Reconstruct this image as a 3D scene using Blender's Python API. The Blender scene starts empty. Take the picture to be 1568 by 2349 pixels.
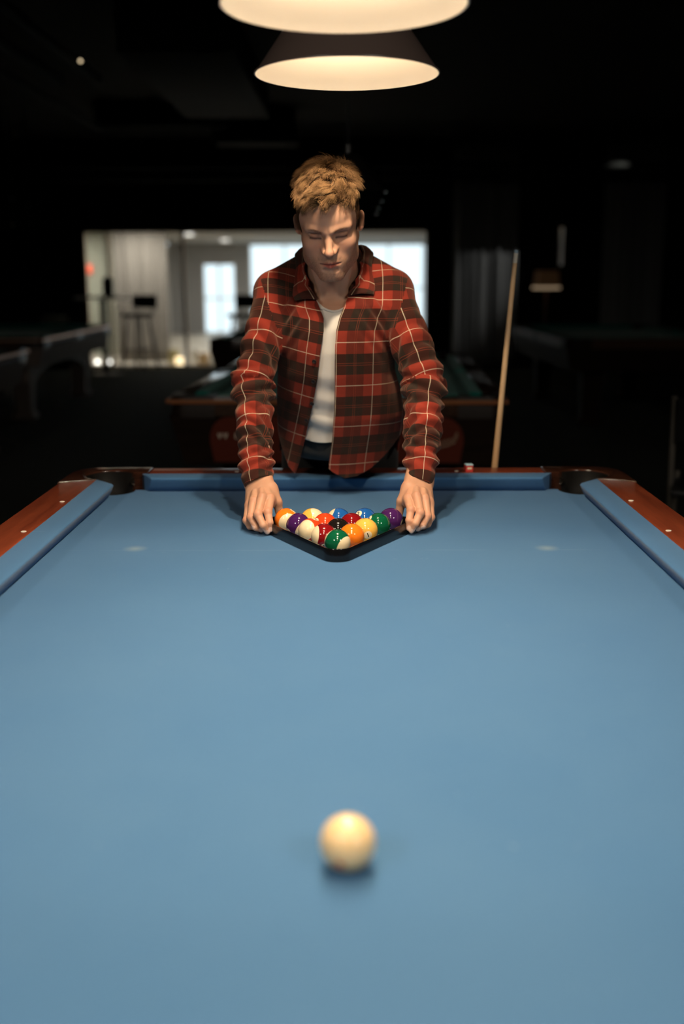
import bpy, bmesh, math, random
import numpy as np
from mathutils import Vector, Matrix, Euler
R = math.radians
SC = bpy.context.scene
COL = SC.collection

# ---------------------------------------------------------------- camera, world, exposure
cam_d = bpy.data.cameras.new('camera'); cam = bpy.data.objects.new('camera', cam_d); COL.objects.link(cam)
cam.location = (0.0145, -2.884, 1.3531)
def _cam_rot():
    p, yw, r = R(12.687), R(-0.5414), R(-0.2164)
    f = Vector((math.sin(yw)*math.cos(p), math.cos(yw)*math.cos(p), -math.sin(p)))
    rt = Vector((math.cos(yw), -math.sin(yw), 0)); up = rt.cross(f)
    rt2 = rt*math.cos(r)+up*math.sin(r); up2 = -rt*math.sin(r)+up*math.cos(r)
    m = Matrix((rt2, up2, -f)).transposed()
    return m.to_euler()
cam.rotation_euler = _cam_rot()
cam_d.sensor_fit = 'VERTICAL'; cam_d.sensor_height = 36.0; cam_d.sensor_width = 24.0
cam_d.lens = 2400/2349*36
cam_d.clip_start = 0.05; cam_d.clip_end = 200
cam_d.dof.use_dof = True; cam_d.dof.focus_distance = 2.42; cam_d.dof.aperture_fstop = 1.5
SC.camera = cam
SC.view_settings.view_transform = 'Standard'; SC.view_settings.look = 'None'
SC.view_settings.exposure = 0.0; SC.view_settings.gamma = 1.0
SC.view_settings.use_curve_mapping = False
SC.cycles.use_denoising = True
SC.cycles.max_bounces = 8; SC.cycles.diffuse_bounces = 4; SC.cycles.glossy_bounces = 4
SC.cycles.transmission_bounces = 4; SC.cycles.sample_clamp_indirect = 4.0
world = bpy.data.worlds.new('sky'); SC.world = world; world.use_nodes = True
bg = world.node_tree.nodes['Background']; bg.inputs[0].default_value = (0.80, 0.91, 1.0, 1); bg.inputs[1].default_value = 1.5
LAMP_POWER = 42.0       # reflector bulb of each table lamp, watts
SPILL_POWER = 2.0      # sideways spill of each bulb inside its shade
LAMP_COL = (1.0, 0.82, 0.60)
LAMP_WARM = (1.0, 0.75, 0.50)   # the two bulbs nearer the camera are warmer
FILL_W = 85.0          # added fill lights behind the camera, watts

# ---------------------------------------------------------------- helpers
def link(o, parent=None):
    COL.objects.link(o)
    if parent is not None: o.parent = parent
    return o
def tag(o, label=None, cat=None, group=None, kind=None):
    if label: o['label'] = label
    if cat: o['category'] = cat
    if group: o['group'] = group
    if kind: o['kind'] = kind
    return o
def thing(name, label, cat, loc=(0, 0, 0), rz=0.0, group=None):
    o = bpy.data.objects.new(name, None); link(o)
    o.location = loc; o.rotation_euler = (0, 0, rz); o.empty_display_size = 0.1
    return tag(o, label, cat, group)
def add_obj(name, me, mat, parent=None, smooth=True):
    if mat is not None:
        for m in (mat if isinstance(mat, (list, tuple)) else [mat]): me.materials.append(m)
    if smooth:
        me.polygons.foreach_set('use_smooth', [True]*len(me.polygons))
    o = bpy.data.objects.new(name, me); link(o, parent)
    return o
def from_bm(name, bm, mat, parent=None, smooth=False, sharp=None):
    me = bpy.data.meshes.new(name); bm.normal_update(); bm.to_mesh(me); bm.free()
    o = add_obj(name, me, mat, parent, smooth)
    if smooth and sharp: me.set_sharp_from_angle(angle=R(sharp))
    return o
def from_np(name, V, F, mat, parent=None, smooth=True):
    me = bpy.data.meshes.new(name); me.from_pydata([tuple(map(float, v)) for v in V], [], [tuple(map(int, f)) for f in F]); me.update()
    return add_obj(name, me, mat, parent, smooth)
def struct(o):
    o['kind'] = 'structure'; return o
def box(bm, c, s, rot=None, bev=0.0, seg=2):
    r = bmesh.ops.create_cube(bm, size=1.0)
    vs = r['verts']
    bmesh.ops.scale(bm, vec=s, verts=vs)
    if bev > 0:
        es = list({e for v in vs for e in v.link_edges})
        rb = bmesh.ops.bevel(bm, geom=es, offset=bev, segments=seg, profile=0.5, affect='EDGES', clamp_overlap=True)
        vs = list({v for f in rb['faces'] for v in f.verts} | {v for v in vs if v.is_valid})
    if rot is not None: bmesh.ops.rotate(bm, cent=(0, 0, 0), matrix=rot, verts=vs)
    bmesh.ops.translate(bm, vec=c, verts=vs)
    return vs
def boxo(name, c, s, mat, parent=None, bev=0.0, rot=None):
    bm = bmesh.new(); box(bm, c, s, rot, bev); return from_bm(name, bm, mat, parent, smooth=bev > 0, sharp=50)
def tube(bm, pts, rads, n=12, cap=True):
    pts = [Vector(p) for p in pts]
    if not isinstance(rads, (list, tuple)): rads = [rads]*len(pts)
    rings = []; up = None
    for i, p in enumerate(pts):
        a = pts[max(0, i-1)]; b = pts[min(len(pts)-1, i+1)]
        t = (b-a).normalized()
        if up is None:
            up = Vector((0, 0, 1)) if abs(t.z) < 0.9 else Vector((1, 0, 0))
        x = t.cross(up).normalized(); y = x.cross(t).normalized(); up = y
        rings.append([bm.verts.new(p+(x*math.cos(2*math.pi*k/n)+y*math.sin(2*math.pi*k/n))*rads[i]) for k in range(n)])
    for i in range(len(rings)-1):
        for k in range(n):
            bm.faces.new((rings[i][k], rings[i][(k+1) % n], rings[i+1][(k+1) % n], rings[i+1][k]))
    if cap:
        bm.faces.new(rings[0][::-1]); bm.faces.new(rings[-1])
def tubeo(name, pts, rads, mat, parent=None, n=12):
    bm = bmesh.new(); tube(bm, pts, rads, n); bmesh.ops.recalc_face_normals(bm, faces=bm.faces[:])
    return from_bm(name, bm, mat, parent, smooth=True, sharp=50)
def lathe(bm, prof, n=48, c=(0, 0, 0), closed=False):
    rings = []
    for r, z in prof:
        if r < 1e-6: rings.append([bm.verts.new((c[0], c[1], c[2]+z))])
        else: rings.append([bm.verts.new((c[0]+r*math.cos(2*math.pi*k/n), c[1]+r*math.sin(2*math.pi*k/n), c[2]+z)) for k in range(n)])
    m = len(rings)
    for i in range(m if closed else m-1):
        A, B = rings[i], rings[(i+1) % m]
        for k in range(n):
            k2 = (k+1) % n
            if len(A) == 1 and len(B) == 1: continue
            if len(A) == 1: bm.faces.new((A[0], B[k2], B[k]))
            elif len(B) == 1: bm.faces.new((A[k], A[k2], B[0]))
            else: bm.faces.new((A[k], A[k2], B[k2], B[k]))
def latheo(name, prof, mat, parent=None, n=48, c=(0, 0, 0), closed=False, sharp=40):
    bm = bmesh.new(); lathe(bm, prof, n, c, closed); bmesh.ops.recalc_face_normals(bm, faces=bm.faces[:])
    return from_bm(name, bm, mat, parent, smooth=True, sharp=sharp)
def poly_extrude(name, pts, z0, z1, mat, parent=None, bev=0.0, smooth=True):
    bm = bmesh.new()
    vs = [bm.verts.new((x, y, z0)) for x, y in pts]
    f = bm.faces.new(vs)
    r = bmesh.ops.extrude_face_region(bm, geom=[f])
    bmesh.ops.translate(bm, vec=(0, 0, z1-z0), verts=[v for v in r['geom'] if isinstance(v, bmesh.types.BMVert)])
    bmesh.ops.recalc_face_normals(bm, faces=bm.faces[:])
    if bev > 0:
        es = [e for e in bm.edges if abs(e.verts[0].co.z-z1) < 1e-6 and abs(e.verts[1].co.z-z1) < 1e-6]
        bmesh.ops.bevel(bm, geom=es, offset=bev, segments=3, profile=0.5, affect='EDGES', clamp_overlap=True)
    return from_bm(name, bm, mat, parent, smooth=smooth, sharp=35)

# ---------------------------------------------------------------- materials
def mat(name, col=(0.5, 0.5, 0.5), rough=0.5, metal=0.0, spec=0.5, coat=0.0, coat_rough=0.1, sheen=0.0, sheen_rough=0.5, emit=None, emit_s=0.0, trans=0.0, ior=1.45):
    m = bpy.data.materials.new(name); m.use_nodes = True
    b = m.node_tree.nodes['Principled BSDF']; i = b.inputs
    i['Base Color'].default_value = (*col, 1); i['Roughness'].default_value = rough; i['Metallic'].default_value = metal
    i['Specular IOR Level'].default_value = spec; i['Coat Weight'].default_value = coat; i['Coat Roughness'].default_value = coat_rough
    i['Sheen Weight'].default_value = sheen; i['Sheen Roughness'].default_value = sheen_rough
    i['Transmission Weight'].default_value = trans; i['IOR'].default_value = ior
    if emit: i['Emission Color'].default_value = (*emit, 1); i['Emission Strength'].default_value = emit_s
    return m
class NT:
    def __init__(s, m): s.m = m; s.t = m.node_tree; s.b = s.t.nodes['Principled BSDF']
    def n(s, kind, **kw):
        nd = s.t.nodes.new(kind)
        for k, v in kw.items():
            if k.startswith('_'): setattr(nd, k[1:], v)
            else: nd.inputs[k.replace('__', ' ')].default_value = v
        return nd
    def l(s, a, b): s.t.links.new(a, b)
    def coords(s, scale=(1, 1, 1), kind='Object', rot=(0, 0, 0)):
        tc = s.n('ShaderNodeTexCoord'); mp = s.n('ShaderNodeMapping')
        mp.inputs['Scale'].default_value = scale; mp.inputs['Rotation'].default_value = rot
        s.l(tc.outputs[kind], mp.inputs['Vector']); return mp.outputs['Vector']
    def noise(s, vec, scale, detail=4, rough=0.5):
        nd = s.n('ShaderNodeTexNoise', Scale=scale, Detail=detail, Roughness=rough); s.l(vec, nd.inputs['Vector']); return nd.outputs['Fac']
    def ramp(s, fac, stops):
        r = s.n('ShaderNodeValToRGB'); e = r.color_ramp.elements
        while len(e) < len(stops): e.new(0.5)
        for k, (p, c) in enumerate(stops): e[k].position = p; e[k].color = (*c, 1)
        s.l(fac, r.inputs['Fac']); return r.outputs['Color']
    def math(s, op, a, b=None, clamp=False):
        m = s.n('ShaderNodeMath', _operation=op, _use_clamp=clamp)
        for k, v in enumerate((a, b)):
            if v is None: continue
            if isinstance(v, (int, float)): m.inputs[k].default_value = v
            else: s.l(v, m.inputs[k])
        return m.outputs[0]
    def mix(s, fac, a, b, blend='MIX'):
        m = s.n('ShaderNodeMix', _data_type='RGBA', _blend_type=blend)
        for k, v in ((0, fac), (6, a), (7, b)):
            if isinstance(v, (int, float)): m.inputs[k].default_value = v
            elif isinstance(v, tuple): m.inputs[k].default_value = (*v, 1)
            else: s.l(v, m.inputs[k])
        return m.outputs[2]
    def bump(s, h, strength=0.2, dist=0.01):
        b = s.n('ShaderNodeBump', Strength=strength, Distance=dist); s.l(h, b.inputs['Height']); s.l(b.outputs[0], s.b.inputs['Normal'])
    def base(s, c): s.l(c, s.b.inputs['Base Color'])

def cloth_mat(name, c1, c2, marks=False):
    m = mat(name, c1, rough=0.95, spec=0.25, sheen=0.12, sheen_rough=0.45); m.node_tree.nodes['Principled BSDF'].inputs['Sheen Tint'].default_value = (0.85, 0.9, 0.85, 1)
    t = NT(m); v = t.coords()
    big = t.noise(v, 2.2, 5, 0.6)
    col = t.ramp(big, [(0.35, c1), (0.65, c2)])
    fine = t.noise(v, 420, 2, 0.5)
    col = t.mix(t.math('MULTIPLY', fine, 0.22), col, (c1[0]*0.55, c1[1]*0.55, c1[2]*0.6))
    if marks:
        # chalk dust specks and a faint string line across the foot spot
        sp = t.noise(v, 26, 3, 0.75); spk = t.ramp(sp, [(0.70, (0, 0, 0)), (0.80, (1, 1, 1))])
        col = t.mix(t.math('MULTIPLY', spk, 0.16), col, (0.42, 0.55, 0.66))
        sep = t.n('ShaderNodeSeparateXYZ'); t.l(v, sep.inputs[0])
        dy = t.math('ABSOLUTE', t.math('SUBTRACT', sep.outputs[1], 0.635))
        ln = t.math('LESS_THAN', dy, 0.0012)
        brk = t.ramp(t.noise(v, 9, 2), [(0.42, (0, 0, 0)), (0.62, (1, 1, 1))])
        col = t.mix(t.math('MULTIPLY', t.math('MULTIPLY', ln, brk), 0.13), col, (0.45, 0.6, 0.75))
        for sx in (-1, 1):   # two worn chalk smudges
            q = t.n('ShaderNodeVectorMath', _operation='DISTANCE'); t.l(v, q.inputs[0]); q.inputs[1].default_value = (0.46*sx-0.01, 0.65, 0.76)
            f = t.math('SUBTRACT', 1.0, t.math('DIVIDE', q.outputs['Value'], 0.03), clamp=True)
            col = t.mix(t.math('MULTIPLY', f, 0.30), col, (0.42, 0.50, 0.46))
    t.base(col); t.bump(t.noise(v, 900, 2, 0.6), 0.25, 0.001)
    return m
def wood_mat(name, dark, light, rough=0.3, coat=0.4, axis='Y', scale=1.0):
    m = mat(name, dark, rough=rough, coat=coat, coat_rough=0.12); t = NT(m)
    s = {'Y': (14, 1.2, 14), 'X': (1.2, 14, 14), 'Z': (14, 14, 1.2)}[axis]
    v = t.coords(tuple(k*scale for k in s))
    n1 = t.noise(v, 3.0, 8, 0.65)
    n2 = t.noise(v, 18.0, 4, 0.6)
    f = t.math('ADD', t.math('MULTIPLY', n1, 0.7), t.math('MULTIPLY', n2, 0.3))
    t.base(t.ramp(f, [(0.36, dark), (0.62, light)]))
    return m
M = {}
M['blue_cloth'] = cloth_mat('blue_cloth', (0.050, 0.143, 0.292), (0.060, 0.157, 0.305), True)
M['green_cloth'] = cloth_mat('green_cloth', (0.006, 0.200, 0.160), (0.008, 0.220, 0.175))
M['rail_wood'] = wood_mat('rail_wood', (0.135, 0.026, 0.012), (0.26, 0.055, 0.022), 0.32, 0.25, 'Y')
M['rail_wood_x'] = wood_mat('rail_wood_x', (0.135, 0.026, 0.012), (0.26, 0.055, 0.022), 0.32, 0.25, 'X')
M['cap_wood'] = wood_mat('cap_wood', (0.028, 0.010, 0.006), (0.075, 0.026, 0.014), 0.2, 0.6, 'X')
M['dark_wood'] = wood_mat('dark_wood', (0.010, 0.006, 0.004), (0.022, 0.012, 0.008), 0.45, 0.15, 'X')
M['old_rail'] = wood_mat('old_rail', (0.030, 0.014, 0.009), (0.070, 0.032, 0.018), 0.25, 0.9, 'Y')
M['matte_rail'] = wood_mat('matte_rail', (0.050, 0.024, 0.014), (0.085, 0.040, 0.022), 0.6, 0.0, 'Y'); M['matte_rail'].node_tree.nodes['Principled BSDF'].inputs['Specular IOR Level'].default_value = 0.12
M['trim_wood'] = wood_mat('trim_wood', (0.26, 0.085, 0.028), (0.42, 0.16, 0.06), 0.3, 0.5, 'X')
M['apron_wood'] = wood_mat('apron_wood', (0.010, 0.006, 0.004), (0.022, 0.012, 0.008), 0.75, 0.0, 'X'); M['apron_wood'].node_tree.nodes['Principled BSDF'].inputs['Specular IOR Level'].default_value = 0.12
M['panel_red'] = mat('panel_red', (0.13, 0.022, 0.010), 0.5)
M['letter'] = mat('letter_cream', (0.62, 0.50, 0.38), 0.5)
M['letter_tan'] = mat('letter_tan', (0.36, 0.23, 0.15), 0.5)
M['pocket'] = mat('pocket_rubber', (0.005, 0.0045, 0.004), 0.55, spec=0.2)
M['screw'] = mat('screw', (0.02, 0.016, 0.012), 0.4, metal=0.6)
M['pearl'] = mat('pearl', (0.85, 0.78, 0.66), 0.25)
M['steel'] = mat('steel', (0.55, 0.53, 0.50), 0.3, metal=1.0)
M['brushed'] = mat('brushed_metal', (0.24, 0.195, 0.165), 0.6, metal=0.0, spec=0.15)
M['black_metal'] = mat('black_metal', (0.012, 0.012, 0.012), 0.4, metal=0.3)
M['black_vinyl'] = mat('black_vinyl', (0.010, 0.010, 0.010), 0.45)
M['carpet'] = mat('carpet', (0.017, 0.019, 0.016), 0.95, spec=0.1)
_t = NT(M['carpet']); _v = _t.coords(); _t.base(_t.ramp(_t.noise(_v, 60, 3, 0.7), [(0.3, (0.030, 0.034, 0.029)), (0.7, (0.055, 0.058, 0.048))])); _t.bump(_t.noise(_v, 250, 2), 0.4, 0.004)
M['black_wall'] = mat('black_wall', (0.0045, 0.005, 0.0045), 0.9, spec=0.15)
M['black_paint'] = mat('black_paint', (0.030, 0.031, 0.027), 0.55, spec=0.3)
M['shade_out'] = mat('shade_brown', (0.12, 0.085, 0.072), 0.38, spec=0.5)
M['shade_in'] = mat('shade_inside', (0.80, 0.70, 0.56), 0.6)
M['cord'] = mat('black_cord', (0.01, 0.01, 0.01), 0.5)
M['bulb'] = mat('lamp_bulb', (1, 1, 1), 0.4, emit=LAMP_COL, emit_s=6.0)
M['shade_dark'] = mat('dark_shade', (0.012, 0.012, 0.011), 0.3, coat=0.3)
M['rack'] = mat('rack_plastic', (0.004, 0.004, 0.0045), 0.14, spec=0.45, coat=0.15, coat_rough=0.1)
M['chalk_red'] = mat('chalk_wrap', (0.55, 0.045, 0.035), 0.5)
M['chalk_blue'] = mat('chalk_blue', (0.40, 0.62, 0.68), 0.9)
M['maple'] = mat('cue_maple', (0.72, 0.46, 0.24), 0.3, coat=0.4)
M['cue_dark'] = mat('cue_butt', (0.05, 0.02, 0.012), 0.3, coat=0.5)
M['ferrule'] = mat('ferrule', (0.72, 0.66, 0.55), 0.3)
M['cue_tip'] = mat('cue_tip', (0.30, 0.42, 0.50), 0.8)
M['glass'] = mat('clear_glass', (0.92, 0.95, 0.94), 0.0, trans=1.0, ior=1.02, spec=0.3)
M['grey_curtain'] = mat('grey_curtain', (0.26, 0.27, 0.27), 0.6, sheen=0.3)
M['lobby_wall'] = mat('lobby_wall', (0.30, 0.28, 0.25), 0.9)
M['lobby_grey'] = mat('lobby_grey', (0.40, 0.395, 0.39), 0.9)
M['lobby_green'] = mat('lobby_green', (0.36, 0.37, 0.30), 0.9)
M['lobby_floor'] = mat('lobby_floor', (0.55, 0.50, 0.42), 0.5)
M['lobby_ceiling'] = mat('lobby_ceiling', (0.42, 0.39, 0.34), 0.9)
M['white_frame'] = mat('white_frame', (0.80, 0.80, 0.78), 0.5)
M['warm_frame'] = mat('warm_frame', (0.66, 0.52, 0.38), 0.5)
M['lobby_curtain'] = mat('lobby_curtain', (0.21, 0.19, 0.165), 0.8)
M['white_top'] = mat('pale_top', (0.85, 0.83, 0.78), 0.4)
M['sign_red'] = mat('sign_red', (0.9, 0.12, 0.06), 0.5, emit=(1.0, 0.16, 0.08), emit_s=0.9)
M['downlight'] = mat('downlight', (1, 1, 1), 0.5, emit=(1.0, 0.95, 0.88), emit_s=5.0)
M['warm_glow'] = mat('warm_glow', (1, 0.8, 0.5), 0.5, emit=(1.0, 0.78, 0.48), emit_s=1.6)
M['box_tan'] = mat('box_tan', (0.50, 0.36, 0.20), 0.7)
M['box_white'] = mat('box_white', (0.80, 0.78, 0.72), 0.6)
M['box_olive'] = mat('box_olive', (0.40, 0.36, 0.20), 0.7)
M['brown_seat'] = mat('brown_seat', (0.085, 0.040, 0.022), 0.6)
M['bar_wood'] = mat('pale_bar_wood', (0.66, 0.36, 0.20), 0.5)
M['lamp_rim'] = mat('lamp_rim', (0.6, 0.42, 0.26), 0.5, emit=(1.0, 0.72, 0.45), emit_s=0.30)
M['lamp_shade_dim'] = mat('lamp_shade_dim', (0.10, 0.05, 0.025), 0.7, emit=(1.0, 0.5, 0.2), emit_s=0.010)

# ---------------------------------------------------------------- room shell
def wallbox(name, x0, x1, y0, y1, z0, z1, m):
    return struct(boxo(name, ((x0+x1)/2, (y0+y1)/2, (z0+z1)/2), (x1-x0, y1-y0, z1-z0), m))
YB = 13.2
wallbox('floor', -9, 8, -6, YB+0.1, -0.1, 0, M['carpet'])
wallbox('ceiling', -9, 8, -6, YB+0.1, 3.3, 3.4, M['black_wall'])
wallbox('wall_left', -9.1, -9, -6, YB+0.1, 0, 3.3, M['black_wall'])
wallbox('wall_right', 8, 8.1, -6, YB+0.1, 0, 3.3, M['black_wall'])
wallbox('wall_front', -9, 8, -6.1, -6, 0, 3.3, M['black_wall'])
def portal(x0, x1, z0, z1, y, into):
    l = bpy.data.lights.new('window_portal', 'AREA'); l.shape = 'RECTANGLE'; l.size = x1-x0; l.size_y = z1-z0; l.cycles.is_portal = True
    o = bpy.data.objects.new('window_portal', l); link(o); o.location = ((x0+x1)/2, y, (z0+z1)/2); o.rotation_euler = (R(90 if into > 0 else -90), 0, 0)
OX0, OX1, OZ = -3.985, 1.15, 2.025
bmw = bmesh.new()
for x0, x1, z0, z1 in ((-9, OX0, 0, 3.3), (OX1, 3.11, 0, 3.3), (3.17, 8, 0, 3.3), (OX0, OX1, OZ, 3.3), (3.11, 3.17, 0, 1.50), (3.11, 3.17, 2.06, 3.3)):
    box(bmw, ((x0+x1)/2, YB+0.05, (z0+z1)/2), (x1-x0, 0.1, z1-z0))
struct(from_bm('wall_back', bmw, M['black_wall']))
# lobby beyond the glass
YL = 23.2
wallbox('floor_lobby', -9, 8, YB+0.1, YL, -0.1, 0, M['lobby_floor'])
wallbox('ceiling_lobby', -9, 8, YB+0.1, YL, 2.15, 2.25, M['lobby_ceiling'])
wallbox('wall_lobby_left', -9.1, -9, YB+0.1, YL, 0, 2.2, M['lobby_wall'])
wallbox('wall_lobby_right', 8, 8.1, YB+0.1, YL, 0, 2.2, M['lobby_wall'])
# far lobby wall: grey, with a glazed door opening and a wide window band
bmw = bmesh.new()
for x0, x1, z0, z1 in ((-9, -4.49, 0, 2.15), (-4.43, -3.58, 0, 2.15), (-3.58, -2.82, 1.66, 2.15), (-2.82, -2.44, 0, 2.15), (-2.44, 2.6, 2.11, 2.15), (2.6, 8, 0, 2.15)):
    box(bmw, ((x0+x1)/2, YL+0.05, (z0+z1)/2), (x1-x0, 0.1, z1-z0))
struct(from_bm('wall_lobby_back', bmw, M['lobby_grey']))
portal(-2.44, 2.6, 0.0, 2.11, YL+0.11, 1); portal(-3.58, -2.82, 0.0, 1.66, YL+0.11, 1)
M['chair_metal'] = mat('chair_metal', (0.20, 0.18, 0.15), 0.4, metal=0.4)
M['copper_trim'] = mat('copper_trim', (0.95, 0.62, 0.46), 0.38, metal=0.9)
# window mullions and panes of the far lobby wall, glass partition
def window(name, x0, x1, z0, z1, y, cols, rows, fm, w=0.05, d=0.06, pane=True):
    bm = bmesh.new()
    for k in range(cols+1):
        x = x0+(x1-x0)*k/cols; box(bm, (x, y, (z0+z1)/2), (w, d, z1-z0))
    for k in range(rows+1):
        z = z0+(z1-z0)*k/rows; box(bm, ((x0+x1)/2, y, z), (x1-x0, d*0.8, w))
    o = struct(from_bm(name, bm, fm))
    if pane:
        g = boxo('pane', ((x0+x1)/2, y, (z0+z1)/2), (x1-x0, 0.008, z1-z0), M['glass'], o)
    return o
window('window_1', -2.44, 2.6, 0.02, 2.11, YL+0.03, 6, 2, M['white_frame'], 0.035)
window('window_2', -3.58, -2.82, 0.02, 1.66, YL+0.03, 2, 2, M['white_frame'], 0.035)
window('window_3', 3.11, 3.17, 1.50, 2.06, YB+0.06, 1, 1, M['warm_frame'], 0.008, pane=False)
# partition glass: thin mullions at the measured places
bm = bmesh.new()
for x, w in ((-3.63, 0.055), (-2.50, 0.055), (OX0+0.015, 0.03), (OX1-0.015, 0.03)):
    box(bm, (x, YB+0.04, OZ/2), (w, 0.05, OZ))
box(bm, ((OX0+OX1)/2, YB+0.04, OZ-0.012), (OX1-OX0, 0.05, 0.024)); box(bm, ((OX0+OX1)/2, YB+0.04, 0.02), (OX1-OX0, 0.05, 0.04))
o = struct(from_bm('window_4', bm, M['warm_frame']))
boxo('pane', ((OX0+OX1)/2, YB+0.04, OZ/2), (OX1-OX0, 0.01, OZ), M['glass'], o)
# bright slot left of the lobby curtain is an opening in the far wall too
struct(boxo('trim_1', (-4.46, YL-0.03, 1.05), (0.09, 0.04, 2.1), M['white_frame']))

def curtain(name, x0, x1, y, z0, z1, m, folds, amp, label, group=None, seed=0, cat='curtain'):
    rnd = random.Random(seed); n = folds*14
    V = []; F = []; ph = [rnd.uniform(-0.6, 0.6) for _ in range(folds+2)]
    rows = 10
    for j in range(rows+1):
        z = z1+(z0-z1)*j/rows
        for i in range(n+1):
            u = i/n*folds; k = int(u); a = amp*(0.7+0.5*math.sin(k*2.3+ph[min(k, folds)]*4))
            x = x0+(x1-x0)*i/n+0.02*math.sin(u*4.1+j*0.25)*j/rows
            V.append((x, y+a*math.sin(2*math.pi*u+ph[min(k, folds)]*0.4)*(0.6+0.4*j/rows), z))
    for j in range(rows):
        for i in range(n):
            q = j*(n+1)+i; F.append((q, q+1, q+n+2, q+n+1))
    o = from_np(name, V, F, m)
    s = o.modifiers.new('thick', 'SOLIDIFY'); s.thickness = 0.006
    return tag(o, label, cat, group)
curtain('drape', -3.80, -2.93, 14.3, 0.01, 2.14, M['lobby_curtain'], 7, 0.035, 'full-height greige drape in the lobby directly behind the bar stool with the black backrest', seed=3)
struct(boxo('wall_lobby_end', (-5.3, 16.05, 1.07), (2.9, 0.06, 2.14), M['lobby_green']))
curtain('stage_curtain', 1.50, 2.45, 13.0, 0.02, 3.28, M['grey_curtain'], 8, 0.07, 'dark grey folded curtain on the back wall just right of the bright lobby opening', 'dark curtains on the back wall', seed=5)
curtain('stage_curtain', 3.70, 4.60, 13.0, 0.02, 3.28, M['grey_curtain'], 7, 0.07, 'dark grey folded curtain on the back wall right of the floor lamp', 'dark curtains on the back wall', seed=8)
# red sign on the lobby wall
sg = thing('wall_sign', 'small glowing red sign on the lobby wall at far left of the opening', 'sign', (-4.62, 15.99, 1.50))
boxo('sign_face', (0, 0, 0), (0.13, 0.03, 0.15), M['sign_red'], sg, 0.005)
def downlight(x, y, label):
    t = thing('ceiling_light', label, 'ceiling light', (x, y, 2.15), group='round lobby ceiling lights')
    latheo('trim_ring', [(0.11, -0.012), (0.135, -0.012), (0.135, 0), (0.11, 0)], M['white_frame'], t, 24, closed=True)
    latheo('diffuser', [(0.0, -0.010), (0.11, -0.010), (0.11, -0.002), (0, -0.002)], M['downlight'], t, 24)
    l = bpy.data.lights.new('downlight_lamp', 'AREA'); l.shape = 'DISK'; l.size = 0.2; l.energy = 32; l.color = (1, 0.93, 0.84)
    lo = bpy.data.objects.new('downlight_lamp', l); link(lo, t); lo.location = (0, 0, -0.03)
def fill_light(x, y, w, lab):  # unseen fill disc, added to lift the dark hall
    t = thing('ceiling_light', lab, 'ceiling light', (x, y, 3.3), group='added fill lights behind the camera')
    latheo('housing', [(0.30, -0.05), (0.34, -0.05), (0.34, 0), (0.30, 0)], M['black_metal'], t, 32, closed=True)
    latheo('diffuser', [(0.0, -0.045), (0.30, -0.045), (0.30, -0.03), (0, -0.03)], M['fill_glow'], t, 32)
    l = bpy.data.lights.new('fill_lamp', 'AREA'); l.shape = 'DISK'; l.size = 0.6; l.energy = w; l.color = (1, 0.9, 0.78)
    lo = bpy.data.objects.new('fill_lamp', l); link(lo, t); lo.location = (0, 0, -0.06)
M['fill_glow'] = mat('fill_glow', (1, 1, 1), 0.5, emit=(1.0, 0.9, 0.78), emit_s=1.0)
fill_light(-2.2, -4.2, FILL_W, 'added unseen fill light on the ceiling behind the camera, on the left')
fill_light(2.2, -4.2, FILL_W, 'added unseen fill light on the ceiling behind the camera, on the right')
downlight(-3.35, 13.62, 'added unseen ceiling light just inside the lobby glass, over the bar stool with the drape behind')  # this one and the next two are added to brighten the lobby
downlight(-4.9, 15.0, 'added unseen ceiling light in the lobby beside the red sign')
downlight(-1.2, 13.62, 'added unseen ceiling light just inside the lobby glass, near the middle of the opening')
t = thing('ceiling_light', 'small added fill spotlight brightening the dark curtain right of the lobby opening', 'ceiling light', (4.1, 11.6, 3.3))  # added spot that brings out the folds of the dark curtain
latheo('housing', [(0, 0), (0.06, 0), (0.06, -0.10), (0.05, -0.10), (0.045, -0.04), (0, -0.04)], M['black_wall'], t, 24)
l = bpy.data.lights.new('curtain_fill', 'SPOT'); l.energy = 75; l.color = (1.0, 0.97, 0.92); l.spot_size = R(25); l.spot_blend = 0.9; l.shadow_soft_size = 0.0
lo = bpy.data.objects.new('curtain_fill', l); link(lo, t); lo.location = (0, 0, -0.14); lo.rotation_euler = Vector((1.95-4.1, 13.0-11.6, 1.30-3.2)).to_track_quat('-Z', 'Y').to_euler()
downlight(-3.02, 17.3, 'round ceiling light in the lobby above the bar stool, nearer the glass')
downlight(-2.72, 20.5, 'round ceiling light in the lobby, farther one left of the big window')
downlight(1.12, 15.6, 'round ceiling light in the lobby at the right end of the opening')
for x, lab in ((-4.0, 'left of the two round floor spotlights glowing behind the glass near the high table foot'), (-3.815, 'right of the two round floor spotlights glowing behind the glass near the high table foot')):
    t = thing('floor_spotlight', lab, 'spotlight', (x, 13.75, 0.0), group='floor spotlights behind the glass')
    latheo('housing', [(0, 0), (0.045, 0), (0.05, 0.02), (0.03, 0.03), (0, 0.03)], M['steel'], t, 20)
    latheo('lens', [(0, 0.03), (0.025, 0.03), (0.033, 0.05), (0.02, 0.072), (0, 0.078)], M['downlight'], t, 20)
tag(tubeo('chrome_post', [(-3.52, 13.42, 0.0), (-3.52, 13.42, 0.95)], 0.02, M['steel'], None, 12), 'upright chrome post behind the glass by the left mullion', 'post')
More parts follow.
